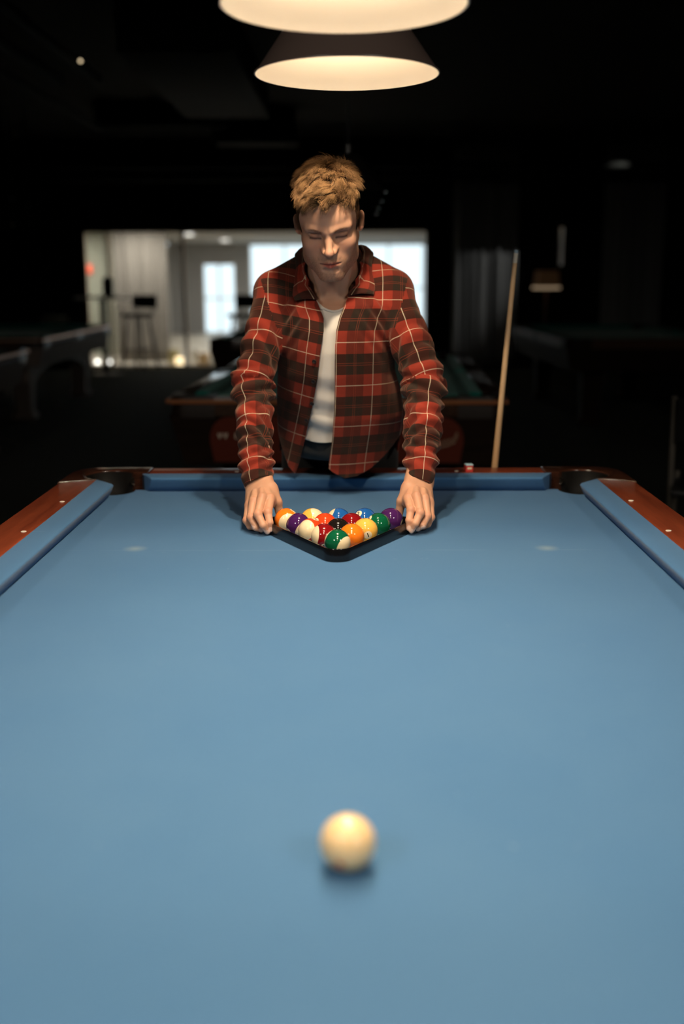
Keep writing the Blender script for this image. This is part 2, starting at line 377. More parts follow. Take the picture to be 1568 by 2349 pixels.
# clutter on the lobby floor
for k, (x, w, h, mm, lab) in enumerate([(-2.78, .14, .24, 'box_olive', 'olive cardboard box, leftmost of the row on the lobby floor'), (-2.68, .10, .12, 'warm_glow', 'small glowing warm lantern in front of the olive box on the lobby floor'),
        (-2.46, .11, .25, 'box_white', 'tall white carton standing on the lobby floor'), (-2.31, .14, .18, 'box_tan', 'tan cardboard box right of the tall white carton on the lobby floor'),
        (-2.14, .13, .12, 'box_white', 'low white carton, second from right on the lobby floor'), (-1.93, .22, .10, 'box_tan', 'flat tan cardboard box, rightmost on the lobby floor')]):
    bm = bmesh.new(); box(bm, (0, 0, h/2), (w, 0.16, h), Matrix.Rotation(0.15*((k*7) % 3-1), 3, 'Z'), 0.006)
    for s in (-1, 1): box(bm, (0, s*0.041, h+0.002), (w*0.98, 0.076, 0.003))
    o = from_bm('floor_carton' if 'lantern' not in lab else 'floor_lantern', bm, M[mm]); o.location = (x, 13.75 if k != 1 else 13.6, 0)
    tag(o, lab, 'box' if 'lantern' not in lab else 'lantern', 'cartons on the lobby floor' if 'lantern' not in lab else None)
# ceiling services of the hall
M['duct'] = mat('duct_black', (0.014, 0.015, 0.013), 0.8, spec=0.08)
def pipe(name, a, b, r, lab, cat, grp=None):
    return tag(tubeo(name, [a, b], r, M['duct'], None, 14), lab, cat, grp)
pipe('ceiling_pipe', (-2.05, 2.5, 2.92), (-2.05, 6.2, 2.92), 0.045, 'black ceiling pipe running away above the left tables, inner one of the pair', 'pipe', 'black ceiling pipes')
pipe('ceiling_pipe', (-2.38, 2.5, 2.92), (-2.38, 6.2, 2.92), 0.045, 'black ceiling pipe running away above the left tables, outer one of the pair', 'pipe', 'black ceiling pipes')
pipe('ceiling_pipe', (-2.74, 3.5, 2.92), (-2.70, 9.0, 2.92), 0.035, 'long thin black ceiling pipe at far left of the ceiling', 'pipe', 'black ceiling pipes')
pipe('ceiling_pipe', (-6, 12.0, 2.84), (6, 12.0, 2.80), 0.05, 'black pipe crossing the hall just in front of the back wall, upper of two', 'pipe', 'black ceiling pipes')
pipe('ceiling_pipe', (-6, 12.4, 2.70), (6, 12.4, 2.72), 0.05, 'black pipe crossing the hall just in front of the back wall, lower of two', 'pipe', 'black ceiling pipes')
for (x, y, z, sx, sy, lab) in ((-1.30, 7.2, 3.0, 0.9, 3.4, 'broad black ventilation duct under the ceiling left of the shades'), (-1.15, 10.6, 2.93, 1.0, 0.5, 'short black duct box under the ceiling, beyond the broad duct'), (-2.2, 9.9, 3.05, 1.5, 0.12, 'thin black cross duct under the ceiling at left')):
    o = boxo('air_duct', (0, 0, (3.3-z)/2), (sx, sy, 3.3-z), M['duct'], None, 0.02); o.location = (x, y, z); tag(o, lab, 'duct', 'black air ducts')
for (x, y, lab) in ((-2.0, 5.35, 'tiny round indicator light on the ceiling pipe at upper left'),):
    bm = bmesh.new(); bmesh.ops.create_uvsphere(bm, u_segments=12, v_segments=8, radius=0.011); o = from_bm('indicator_light', bm, M['warm_glow'], None, True); o.location = (-2.05, 5.35, 2.865)
    o.location = (-1.965, 5.30, 2.9); tag(o, lab, 'light')

# ---------------------------------------------------------------- pool tables
HW, HL, CZ = 0.635, 1.27, 0.76
CU, RW, ZT = 0.058, 0.156, 0.803
def arc(cx, cy, r, a0, a1, n=14, ry=None):
    ry = ry or r
    return [(cx+r*math.cos(R(a0+(a1-a0)*k/n)), cy+ry*math.sin(R(a0+(a1-a0)*k/n))) for k in range(n+1)]
def cushion(name, L0, L1, e0, e1, mtx, m, parent):
    # L0..L1 nose ends along x, back ends extended by e0/e1; d grows outward (+y), z up from the cloth
    prof = [(0.000, 0.0385), (0.0015, 0.0405), (0.006, 0.0425), (0.030, 0.0438), (CU, 0.0445), (CU, 0.0), (0.022, 0.0), (0.010, 0.018), (0.003, 0.031), (0.0005, 0.0365)]
    n = 24; bm = bmesh.new(); rings = []
    for i in range(n+1):
        t = i/n
        # ease so that extra rings sit at the rounded ends
        tt = t
        ring = []
        for d, z in prof:
            a = L0-e0*(d/CU); b = L1+e1*(d/CU)
            x = a+(b-a)*tt
            ring.append(bm.verts.new(mtx @ Vector((x, d, CZ+z))))
        rings.append(ring)
    k = len(prof)
    for i in range(n):
        for j in range(k):
            bm.faces.new((rings[i][j], rings[i][(j+1) % k], rings[i+1][(j+1) % k], rings[i+1][j]))
    f0 = bm.faces.new(rings[0]); f1 = bm.faces.new(rings[-1][::-1])
    bmesh.ops.recalc_face_normals(bm, faces=bm.faces[:])
    es = [e for f in (f0, f1) for e in f.edges]
    bmesh.ops.bevel(bm, geom=es, offset=0.005, segments=4, profile=0.5, affect='EDGES', clamp_overlap=True)
    return from_bm(name, bm, m, parent, smooth=True, sharp=60)
HC = (0.036, 0.036)   # pocket hole centre relative to the nose corner
def cap_outline():
    # corner quadrant, nose corner at the origin, +x / +y pointing out of the bed
    p = [(-0.064, CU), (-0.064, RW)]
    p += [(0.02, RW), (0.062, RW-0.004)]
    p += arc(0.075, 0.075, 0.079, 78, 12, 8)
    p += [(RW-0.001, 0.055), (RW, 0.02), (RW, -0.075)]
    p += [(0.110, -0.045), (CU, -0.028)]
    p += arc(HC[0]-0.002, HC[1]-0.002, 0.070, -58, 148, 20)[0:]
    return p
def pool_table(name, label, loc, rz, group, cloth, wood, wood_x, cap, apron_m, leg_m, detail=True, apron_h=0.20, trim=None):
    T = thing(name, label, 'pool table', loc, rz, group)
    # bed with bites for the pockets
    pts = []
    for (sx, sy, a) in ((1, 1, 0), (-1, 1, 1), (-1, -1, 2), (1, -1, 3)):
        cx, cy = sx*(HW+HC[0]-0.006), sy*(HL+HC[1]-0.006)
        base = {0: (-78, -192), 1: (12, -102), 2: (102, -12), 3: (192, 78)}[a]
        pts += arc(cx, cy, 0.064, base[0], base[1], 12)
        if a == 0: pts += [(0.3, HL+0.05), (-0.3, HL+0.05)]
        if a == 1: pts += [(-HW-0.05, 0.3)] + arc(-HW-0.045, 0, 0.055, 90, -90, 10) + [(-HW-0.05, -0.3)]
        if a == 2: pts += [(-0.3, -HL-0.05), (0.3, -HL-0.05)]
        if a == 3: pts += [(HW+0.05, -0.3)] + arc(HW+0.045, 0, 0.055, 270, 90, 10) + [(HW+0.05, 0.3)]
    poly_extrude('bed', pts, CZ-0.03, CZ, cloth, T)
    # cushions: two ends, four sides
    c0 = 0.086
    def mt(x, y, a): return Matrix.Translation((x, y, 0)) @ Matrix.Rotation(R(a), 4, 'Z')
    cushion('cushion', -HW+c0, HW-c0, 0.036, 0.036, mt(0, HL, 0), cloth, T)
    cushion('cushion', -HW+c0, HW-c0, 0.036, 0.036, mt(0, -HL, 180), cloth, T)
    cushion('cushion', -HL+c0, -0.064, 0.056, 0.012, mt(HW, 0, -90), cloth, T)     # far right (x along -y)
    cushion('cushion', 0.064, HL-c0, 0.012, 0.056, mt(HW, 0, -90), cloth, T)
    cushion('cushion', -HL+c0, -0.064, 0.056, 0.012, mt(-HW, 0, 90), cloth, T)
    cushion('cushion', 0.064, HL-c0, 0.012, 0.056, mt(-HW, 0, 90), cloth, T)
    # wooden rail tops
    zl = CZ-0.045
    for sy in (1, -1):
        r = poly_extrude('rail', [(-HW+0.064, sy*(HL+CU)), (HW-0.064, sy*(HL+CU)), (HW-0.064, sy*(HL+RW)), (-HW+0.064, sy*(HL+RW))][::sy], zl, ZT, wood_x, T, 0.006)
        if detail:
            for x in (-0.3175, 0, 0.3175):
                latheo('diamond_sight', [(0, 0.0), (0.0062, 0.0), (0.0062, 0.0012), (0, 0.0014)], M['pearl'], r, 20, (x, sy*(HL+0.094), ZT))
    for sx in (1, -1):
        for sy in (1, -1):
            q = [(sx*(HW+CU), sy*0.058), (sx*(HW+CU), sy*(HL-0.028)), (sx*(HW+0.110), sy*(HL-0.045)), (sx*(HW+RW), sy*(HL-0.075)), (sx*(HW+RW), sy*0.070)]
            r = poly_extrude('rail', q[::sx*sy], zl, ZT, wood, T, 0.006)
            if detail:
                for y in (0.3175, 0.635, 0.9525):
                    latheo('diamond_sight', [(0, 0.0), (0.0062, 0.0), (0.0062, 0.0012), (0, 0.0014)], M['pearl'], r, 20, (sx*(HW+0.078), sy*y, ZT))
        # side pocket cap and liner
        cp = [(sx*(HW+CU), 0.058), (sx*(HW+RW), 0.070), (sx*(HW+RW), -0.070), (sx*(HW+CU), -0.058)] + [(sx*(HW+CU-0.004+0.052*math.cos(R(t))), 0.056*math.sin(R(t))) for t in range(-90, 91, 12)]
        poly_extrude('pocket_cap', cp, zl, ZT+0.002, cap, T, 0.004)
        bm = bmesh.new()
        A = [(sx*(HW+CU-0.006+0.050*math.cos(R(t))), 0.055*math.sin(R(t))) for t in range(-90, 91, 12)]
        for (x0, y0), (x1, y1) in zip(A, A[1:]):
            bm.faces.new([bm.verts.new(p) for p in ((x0, y0, 0.62), (x1, y1, 0.62), (x1, y1, ZT-0.004), (x0, y0, ZT-0.004))])
        box(bm, (sx*(HW+0.06), 0, 0.62), (0.13, 0.13, 0.005))
        bmesh.ops.remove_doubles(bm, verts=bm.verts[:], dist=1e-5)
        from_bm('pocket_liner', bm, M['pocket'], T, True, 40)
    # corner caps and liners
    for sx, sy in ((1, 1), (-1, 1), (-1, -1), (1, -1)):
        P = [(sx*(HW+x), sy*(HL+y)) for x, y in cap_outline()]
        poly_extrude('corner_cap', P[::-sx*sy], zl-0.012, ZT+0.003, cap, T, 0.009)
        bm = bmesh.new()
        A = [(HC[0]+0.0665*math.cos(R(t)), HC[1]+0.0665*math.sin(R(t))) for t in np.linspace(-72, 128, 26)]
        A = A+[(-0.030, CU+0.024), (-0.057, CU+0.010), (-0.057, CU-0.012)]
        for (x0, y0), (x1, y1) in zip(A, A[1:]):
            bm.faces.new([bm.verts.new((sx*(HW+p[0]), sy*(HL+p[1]), p[2])) for p in ((x0, y0, 0.60), (x1, y1, 0.60), (x1, y1, ZT-0.001), (x0, y0, ZT-0.001))])
        box(bm, (sx*(HW+0.03), sy*(HL+0.03), 0.60), (0.15, 0.15, 0.006))
        bmesh.ops.remove_doubles(bm, verts=bm.verts[:], dist=1e-5); bmesh.ops.recalc_face_normals(bm, faces=bm.faces[:])
        o = from_bm('pocket_liner', bm, M['pocket'], T, True, 40)
        s = o.modifiers.new('thick', 'SOLIDIFY'); s.thickness = 0.006; s.offset = 0
        if detail and sy == 1:
            bm = bmesh.new(); lathe(bm, [(0, 0.004), (0.004, 0.004), (0.006, 0.001), (0.0105, 0.003), (0.013, 0)], 24)
            bmesh.ops.rotate(bm, cent=(0, 0, 0), matrix=Matrix.Rotation(R(90), 3, 'X'), verts=bm.verts)
            bmesh.ops.rotate(bm, cent=(0, 0, 0), matrix=Matrix.Rotation(R(-20*sx), 3, 'Z'), verts=bm.verts)
            bmesh.ops.translate(bm, vec=(sx*(HW-0.023), sy*(HL+CU+0.018), 0.778), verts=bm.verts)
            from_bm('bracket_screw', bm, M['screw'], o, True, 40)
    # tapered apron boards under the rails
    z1 = zl; z0 = zl-apron_h; X1, Y1 = HW+RW-0.006, HL+RW-0.006; X0, Y0 = X1-0.05, Y1-0.05; th = 0.02
    def board(a, b, c, d, m, inw):
        bm = bmesh.new(); f = [Vector(v) for v in (a, b, c, d)]
        o_ = [bm.verts.new(v) for v in f]; i_ = [bm.verts.new(v+Vector(inw)*th) for v in f]
        bm.faces.new(o_); bm.faces.new(i_[::-1])
        for k in range(4): bm.faces.new((o_[k], i_[k], i_[(k+1) % 4], o_[(k+1) % 4]))
        bmesh.ops.recalc_face_normals(bm, faces=bm.faces[:]); return from_bm('apron', bm, m, T)
    e = 0.004
    board((-X0+e, -Y0, z0), (X0-e, -Y0, z0), (X1-e, -Y1, z1), (-X1+e, -Y1, z1), apron_m, (0, 1, 0))
    board((-X0+e, Y0, z0), (X0-e, Y0, z0), (X1-e, Y1, z1), (-X1+e, Y1, z1), apron_m, (0, -1, 0))
    board((X0, -Y0+e, z0), (X0, Y0-e, z0), (X1, Y1-e, z1), (X1, -Y1+e, z1), apron_m, (-1, 0, 0))
    board((-X0, -Y0+e, z0), (-X0, Y0-e, z0), (-X1, Y1-e, z1), (-X1, -Y1+e, z1), apron_m, (1, 0, 0))
    if trim is not None:
        bm = bmesh.new()
        for sy in (1, -1): box(bm, (0, sy*(HL+RW+0.004), ZT-0.022), (2*(HW+RW)-0.02, 0.018, 0.020), None, 0.004)
        for sx in (1, -1): box(bm, (sx*(HW+RW+0.004), 0, ZT-0.022), (0.018, 2*(HL+RW)-0.02, 0.020), None, 0.004)
        from_bm('edge_trim', bm, trim, T)
    # cabinet body and four pedestals
    for sx in (1, -1):
        for sy in (1, -1):
            bm = bmesh.new(); x, y = sx*(HW-0.15), sy*(HL-0.20)
            for (za, zb, wa, wb) in ((0, 0.05, 0.20, 0.20), (0.05, 0.10, 0.16, 0.145), (0.10, z0+0.03, 0.145, 0.20), (z0+0.03, z0+0.12, 0.20, 0.22)):
                v = [bm.verts.new((x+a*wa/2, y+b*wa/2, za)) for a, b in ((-1, -1), (1, -1), (1, 1), (-1, 1))] + [bm.verts.new((x+a*wb/2, y+b*wb/2, zb)) for a, b in ((-1, -1), (1, -1), (1, 1), (-1, 1))]
                for q in ((0, 1, 5, 4), (1, 2, 6, 5), (2, 3, 7, 6), (3, 0, 4, 7), (0, 3, 2, 1), (4, 5, 6, 7)): bm.faces.new([v[k] for k in q])
            from_bm('leg', bm, leg_m, T)
    boxo('cabinet', (0, 0, (z0+0.02+CZ-0.032)/2), (2*X0-0.06, 2*Y0-0.06, CZ-0.032-z0-0.02), M['dark_wood'], T)
    return T
pool_table('pool_table', 'blue-clothed pool table filling the foreground, with brown wooden rails and black corner pockets', (0, -1.27, 0), 0, 'pool tables',
           M['blue_cloth'], M['rail_wood'], M['rail_wood_x'], M['cap_wood'], M['dark_wood'], M['dark_wood'])
TB = pool_table('pool_table', 'green-clothed pool table standing right behind the man, with lettered dark red end panel', (0.0, 3.42, 0), R(-2.4), 'pool tables',
           M['green_cloth'], M['old_rail'], M['old_rail'], M['dark_wood'], M['apron_wood'], M['apron_wood'], False, 0.24, M['trim_wood'])
pool_table('pool_table', 'green pool table in front of the lobby glass, half hidden by the man', (-0.46, 8.05, 0), R(-1), 'pool tables',
           M['green_cloth'], M['old_rail'], M['old_rail'], M['apron_wood'], M['apron_wood'], M['apron_wood'], False, 0.2)
def metal_table(label, loc):
    T = pool_table('pool_table', label, loc, 0, 'pool tables', M['green_cloth'], M['matte_rail'], M['matte_rail'], M['dark_wood'], M['brushed'], M['brushed'], False, 0.19, M['copper_trim'])
    for sx in (1,):
        for sy in (1, -1):   # arched gusset between apron and leg
            bm = bmesh.new()
            q = [(0, 0.52), (0.75, 0.52), (0.72, 0.46)] + [(0.10+0.60*(1-math.sin(R(t))), 0.20+0.26*math.cos(R(t))) for t in range(0, 91, 10)][::1] + [(0.0, 0.05)]
            v0 = [bm.verts.new((sx*(HW-0.07), sy*(HL-0.12-a), z)) for a, z in q]; v1 = [bm.verts.new((sx*(HW-0.10), sy*(HL-0.12-a), z)) for a, z in q]
            bm.faces.new(v0); bm.faces.new(v1[::-1])
            for k in range(len(q)): bm.faces.new((v0[k], v1[k], v1[(k+1) % len(q)], v0[(k+1) % len(q)]))
            bmesh.ops.recalc_face_normals(bm, faces=bm.faces[:]); from_bm('gusset', bm, M['brushed'], T)
    return T
metal_table('green pool table with metal side panels, far one at left by the aisle', (-3.67, 8.42, 0))
metal_table('green pool table at left edge, only its far corner in view', (-3.36, 4.12, 0))
pool_table('pool_table', 'dim green pool table at right in the dark half of the hall', (2.68, 7.95, 0), R(1.5), 'pool tables',
           M['green_cloth'], M['matte_rail'], M['matte_rail'], M['apron_wood'], M['apron_wood'], M['apron_wood'], False, 0.2)
# lettered end panel of the table behind the man (part of the table)
zp1, zp0 = 0.71, 0.487
bm = bmesh.new()
def panel_pt(x, z, off=0.0):
    s = (z-(0.715-0.24))/0.24
    return Vector((x, -(HL+RW-0.006-0.05*(1-s))-0.002-off, z))
P = [(-0.53, zp0)] + [(-0.62, 0.62)] + [(-0.62+0.10*(1-math.cos(R(t))), 0.62+0.085*math.sin(R(t))) for t in range(10, 91, 10)]
P = P+[(-x, z) for x, z in P[::-1]]
P = [(-0.585, zp0), (-0.60, 0.58)] + [(-0.60+0.10*(1-math.cos(R(t))), 0.60+0.11*math.sin(R(t))) for t in range(0, 91, 9)] + [(0.60-0.10*(1-math.cos(R(t))), 0.60+0.11*math.sin(R(t))) for t in range(90, -1, -9)] + [(0.60, 0.58), (0.585, zp0)]
v0 = [bm.verts.new(panel_pt(x, z, 0.002)) for x, z in P]; v1 = [bm.verts.new(panel_pt(x, z, -0.002)) for x, z in P]
bm.faces.new(v0)
for k in range(len(P)): bm.faces.new((v0[k], v1[k], v1[(k+1) % len(P)], v0[(k+1) % len(P)]))
bmesh.ops.recalc_face_normals(bm, faces=bm.faces[:])
from_bm('end_panel', bm, M['panel_red'], TB)['label'] = 'dark red end panel with rounded upper corners'
def text_mesh(txt, size, shear=0.0, ext=0.0, bold=0.0, res=4):
    c = bpy.data.curves.new('lettering', 'FONT'); c.body = txt; c.size = size; c.shear = shear; c.extrude = ext; c.offset = bold
    c.align_x = 'CENTER'; c.align_y = 'CENTER'; c.resolution_u = res
    o = bpy.data.objects.new('lettering', c); COL.objects.link(o)
    dg = bpy.context.evaluated_depsgraph_get(); me = bpy.data.meshes.new_from_object(o.evaluated_get(dg))
    bpy.data.objects.remove(o); bpy.data.curves.remove(c)
    return me
for txt, x, z, sz, mm, sh, rot in (('W', -0.538, 0.622, 0.058, 'letter', 0, 0), ('T', -0.475, 0.622, 0.058, 'letter', 0, 0)):
    me = text_mesh(txt, sz, sh, 0.0006, 0.0012)
    o = add_obj('letter', me, M[mm], TB, False)
    tilt = math.atan2(0.24, 0.05)
    o.rotation_euler = (tilt, 0, 0); o.location = panel_pt(x, z, 0.004)
# cursive signature with its underline, drawn as stroked tubes lying on the panel
sig = [[(0.36, 0.560), (0.385, 0.585), (0.40, 0.578), (0.392, 0.562), (0.41, 0.572), (0.43, 0.586), (0.425, 0.568), (0.445, 0.580)],
       [(0.450, 0.570), (0.478, 0.618), (0.492, 0.634), (0.490, 0.612), (0.470, 0.600), (0.488, 0.596), (0.498, 0.604)],
       [(0.498, 0.604), (0.508, 0.592), (0.516, 0.602), (0.524, 0.592), (0.532, 0.606), (0.540, 0.598), (0.548, 0.612), (0.556, 0.602), (0.566, 0.616), (0.574, 0.608), (0.586, 0.622)],
       [(0.586, 0.612), (0.594, 0.640), (0.598, 0.650), (0.600, 0.628), (0.592, 0.610)],
       [(0.37, 0.536), (0.42, 0.552), (0.47, 0.566), (0.52, 0.576), (0.56, 0.588), (0.592, 0.604)]]
bm = bmesh.new()
for k, st in enumerate(sig):
    pts = []
    for (a, b), (c, d) in zip(st, st[1:]):
        for t in (0, 0.34, 0.67): pts.append((a+(c-a)*t-0.03, b+(d-b)*t-0.012))
    pts.append((st[-1][0]-0.03, st[-1][1]-0.012))
    tube(bm, [panel_pt(x, z, 0.003) for x, z in pts], 0.0036 if k < 4 else 0.0052, 6)
from_bm('script_lettering', bm, M['letter_tan'], TB, True)
# ---------------------------------------------------------------- lamps over the tables
def make_lamp(lit, label, loc, group, sc=1.0, power=1.0, col=LAMP_COL):
    T = thing('pendant_lamp', label, 'pendant lamp', loc, 0, group)
    r0, r1, h = 0.185*sc, 0.072*sc, 0.159*sc
    prof = [(r0, 0.0), (r1, h), (0.045*sc, h+0.018), (0.022*sc, h+0.022), (0.020*sc, h+0.060), (0, h+0.062)]
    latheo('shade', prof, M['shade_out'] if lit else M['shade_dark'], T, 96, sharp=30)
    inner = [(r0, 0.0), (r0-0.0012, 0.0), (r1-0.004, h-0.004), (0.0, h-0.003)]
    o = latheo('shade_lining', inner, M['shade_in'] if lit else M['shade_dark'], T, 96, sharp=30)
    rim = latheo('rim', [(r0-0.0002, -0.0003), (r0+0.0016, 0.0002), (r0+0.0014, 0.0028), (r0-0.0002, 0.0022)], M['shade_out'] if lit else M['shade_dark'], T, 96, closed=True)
    tubeo('cord', [(0, 0, h+0.055), (0, 0, 3.3-loc[2])], 0.004, M['cord'], T, 8)
    if lit:
        latheo('bulb', [(0, 0), (0.022, 0.001), (0.030, 0.004), (0.030, 0.007), (0, 0.008)], M['bulb'], T, 24, (0, 0, h-0.010))
        l = bpy.data.lights.new('lamp_beam', 'SPOT'); l.energy = LAMP_POWER*power; l.color = col; l.spot_size = R(105); l.spot_blend = 0.12; l.shadow_soft_size = 0.022
        lo = bpy.data.objects.new('lamp_beam', l); link(lo, T); lo.location = (0, 0, h-0.018)
        l = bpy.data.lights.new('lamp_spill', 'POINT'); l.energy = SPILL_POWER; l.color = LAMP_COL; l.shadow_soft_size = 0.03
        lo = bpy.data.objects.new('lamp_spill', l); link(lo, T); lo.location = (0, 0, 0.095)
    return T
LX, LZ = 0.0065, 1.7490
make_lamp(True, 'lit brown cone pendant lamp hanging above the man, whole rim in view', (LX, -0.636, LZ), 'lit lamps over the blue table', power=0.80)
make_lamp(True, 'lit cone pendant lamp nearest the top edge, its white lining cut by the photo edge', (LX-0.002, -1.188, LZ), 'lit lamps over the blue table')
make_lamp(True, 'lit cone pendant lamp above the blue table, out of the photo just before the camera', (LX-0.004, -1.740, LZ), 'lit lamps over the blue table', power=0.9, col=LAMP_WARM)
make_lamp(True, 'lit cone pendant lamp above the near end of the blue table, last of the row', (LX-0.006, -2.292, LZ), 'lit lamps over the blue table', power=0.55, col=LAMP_WARM)
for k, (y, w) in enumerate(((2.40, 'nearest'), (3.03, 'second'), (3.63, 'third'), (4.20, 'farthest'))):
    make_lamp(False, w+' of the four unlit dark lamps behind the man\'s head over the middle green table', (0.0, y, 1.75), 'unlit lamps over the middle green table')
for k, (y, w) in enumerate(((5.6, 'nearest'), (6.5, 'second'), (7.4, 'third'), (8.3, 'farthest'))):
    make_lamp(False, w+' of the four unlit dark lamps hanging at far left', (-2.95-0.12*k, y, 1.88), 'unlit lamps at far left')

# ---------------------------------------------------------------- balls
BR = 0.028575
def ball_mat(name, col, stripe):
    cream = (0.80, 0.66, 0.42)
    m = mat(name, col, rough=0.07, spec=0.5, coat=0.5, coat_rough=0.03); t = NT(m)
    if stripe:
        tc = t.n('ShaderNodeTexCoord'); s = t.n('ShaderNodeSeparateXYZ'); t.l(tc.outputs['Object'], s.inputs[0])
        a = t.math('ABSOLUTE', s.outputs[2]); f = t.math('GREATER_THAN', a, 0.0172)
        t.base(t.mix(f, col, cream))
    return m
BC = {'yellow': (0.80, 0.44, 0.075), 'blue': (0.012, 0.095, 0.33), 'red': (0.62, 0.055, 0.012), 'purple': (0.055, 0.012, 0.085), 'orange': (0.85, 0.19, 0.012),
      'green': (0.004, 0.090, 0.038), 'maroon': (0.20, 0.006, 0.008), 'black': (0.010, 0.008, 0.007)}
M['spot'] = mat('number_spot', (0.82, 0.70, 0.48), 0.08, coat=0.5, coat_rough=0.03)
M['digit'] = mat('digit_black', (0.01, 0.01, 0.01), 0.15)
M['cue_ball'] = mat('cue_ball_ivory', (0.84, 0.62, 0.33), 0.08, coat=0.5, coat_rough=0.03)
M['cue_dot'] = mat('cue_dot_red', (0.62, 0.035, 0.015), 0.12)
_bm = bmesh.new(); bmesh.ops.create_uvsphere(_bm, u_segments=64, v_segments=32, radius=BR)
ball_me = bpy.data.meshes.new('ball'); _bm.to_mesh(ball_me); _bm.free()
ball_me.polygons.foreach_set('use_smooth', [True]*len(ball_me.polygons))
def spot_mesh(rad, mtl, r=BR*1.002):
    bm = bmesh.new(); c = bm.verts.new((r, 0, 0)); prev = None; n = 28
    for i in range(1, 4):
        a = rad/r*i/3; ring = [bm.verts.new((r*math.cos(a), r*math.sin(a)*math.cos(2*math.pi*k/n), r*math.sin(a)*math.sin(2*math.pi*k/n))) for k in range(n)]
        for k in range(n):
            if prev is None: bm.faces.new((c, ring[k], ring[(k+1) % n]))
            else: bm.faces.new((prev[k], ring[k], ring[(k+1) % n], prev[(k+1) % n]))
        prev = ring
    return bm
def digit_mesh(num):
    me = text_mesh(str(num), 0.0140 if num < 10 else 0.0108, 0, 0, 0.0004, 6)
    bm = bmesh.new(); bm.from_mesh(me); bpy.data.meshes.remove(me)
    bmesh.ops.triangulate(bm, faces=bm.faces[:])
    for _ in range(2): bmesh.ops.subdivide_edges(bm, edges=bm.edges[:], cuts=1, use_grid_fill=True)
    for v in bm.verts:   # text x -> ball +y, text y -> ball +z, wrapped on the sphere around +x
        d = Vector((BR, v.co.x, v.co.y)).normalized(); v.co = d*(BR*1.0045)
    return bm
def make_ball(num, cname, label, x, y, nd, ax):
    """nd: direction of the number spot, ax: rough 'up' of the number (stripe normal)."""
    stripe = num > 8
    X = Vector(nd).normalized(); Z = Vector(ax).normalized()
    if stripe: X = (X-Z*X.dot(Z)).normalized()
    else: Z = (Z-X*Z.dot(X)).normalized()
    Y = Z.cross(X)
    me = ball_me.copy(); me.materials.clear(); me.materials.append(ball_mat('ball_'+cname+('_stripe' if stripe else ''), BC[cname], stripe))
    o = bpy.data.objects.new('pool_ball', me); link(o)
    o.rotation_mode = 'QUATERNION'; o.rotation_quaternion = Matrix((X, Y, Z)).transposed().to_quaternion(); o.location = (x, y, CZ+BR+0.0003)
    tag(o, label, 'pool ball', 'balls in the rack')
    for sgn in ((1, -1) if num != 5 else (1,)):
        s = from_bm('number_spot', spot_mesh(0.0094, None), M['spot'], o, True)
        d = from_bm('digit', digit_mesh(num), M['digit'], s, True)
        if sgn < 0: s.rotation_euler = (0, 0, math.pi)
    return o
cx, y1, dx, dyy = -0.0165, -0.464, 0.0620, 0.0533
rows = [[(13, 'orange', 'orange striped ball at the left rear corner of the rack', (0.50, 0.20, 0.75), (.26, -.87, -.13)),
         (9, 'yellow', 'yellow striped ball in the back row, second from left', (0.0, 0.95, 0.2), (.70, -.20, .66)),
         (10, 'blue', 'blue striped ball in the middle of the back row, white patches at both sides', (0.0, 0.75, 0.5), (-.92, .10, .38)),
         (2, 'blue', 'solid blue ball in the back row with its number 2 showing', (-0.55, -0.54, 0.66), (-0.2, 0.3, 1)),
         (4, 'purple', 'solid purple ball at the right rear corner of the rack', (0.93, -0.32, -0.20), (0, 0.3, 1))],
        [(12, 'purple', 'purple striped ball in the second row, leftmost, cream lower right', (0.0, 0.8, 0.6), (.585, -.60, -.37)),
         (3, 'red', 'solid orange-red ball in the second row, second from left', (-0.74, -0.51, 0.42), (0, 0.3, 1)),
         (7, 'maroon', 'solid dark red ball in the second row left of the green ball', (-0.75, 0.25, 0.55), (0, 0.3, 1)),
         (6, 'green', 'solid green ball in the second row with a number spot on top left', (-0.76, -0.20, 0.58), (-0.2, 0.5, 0.9))],
        [(11, 'red', 'cream ball with an orange-red stripe at its right, third row', (0.6, 0.6, 0.4), (-.54, -.78, .31)),
         (8, 'black', 'black ball in the very middle of the rack', (0.83, -0.52, 0.16), (0, 0.3, 1)),
         (1, 'yellow', 'solid yellow ball in the third row with a black number 1', (0.20, -0.93, -0.14), (-0.35, -0.1, 1))],
        [(15, 'maroon', 'dark red striped ball in the fourth row, cream on its left', (0.2, 0.75, 0.5), (-.94, -.25, .16)),
         (5, 'orange', 'solid orange ball in the fourth row next to the front ball', (0.0, 0.9, -0.3), (0, 0.3, 1))],
        [(14, 'green', 'green striped ball at the front tip of the rack, cream lower right', (-0.35, 0.75, 0.55), (.74, -.57, -.31))]]
for ri, row in enumerate(rows):
    for k, (num, cn, lab, nd, ax) in enumerate(row):
        make_ball(num, cn, lab, cx+(k-(len(row)-1)/2)*dx, y1-ri*dyy, nd, ax)
# cue ball
me = ball_me.copy(); me.materials.clear(); me.materials.append(M['cue_ball'])
o = bpy.data.objects.new('cue_ball', me); link(o); o.location = (0.010, -1.915, CZ+BR+0.0003)
tag(o, 'ivory cue ball with a red dot alone in the middle of the blue cloth', 'cue ball')
for d in ((-0.26, -0.90, -0.36), (-0.66, 0.05, 0.62), (0.9, 0.3, 0.2)):
    s = from_bm('red_dot' if d[1] < -0.5 else 'ring_mark', spot_mesh(0.0042 if d[1] < -0.5 else 0.0048, None), M['cue_dot'] if d[1] < -0.5 else M['cue_ball'], o, True)
    s.rotation_mode = 'QUATERNION'; s.rotation_quaternion = Vector((1, 0, 0)).rotation_difference(Vector(d))

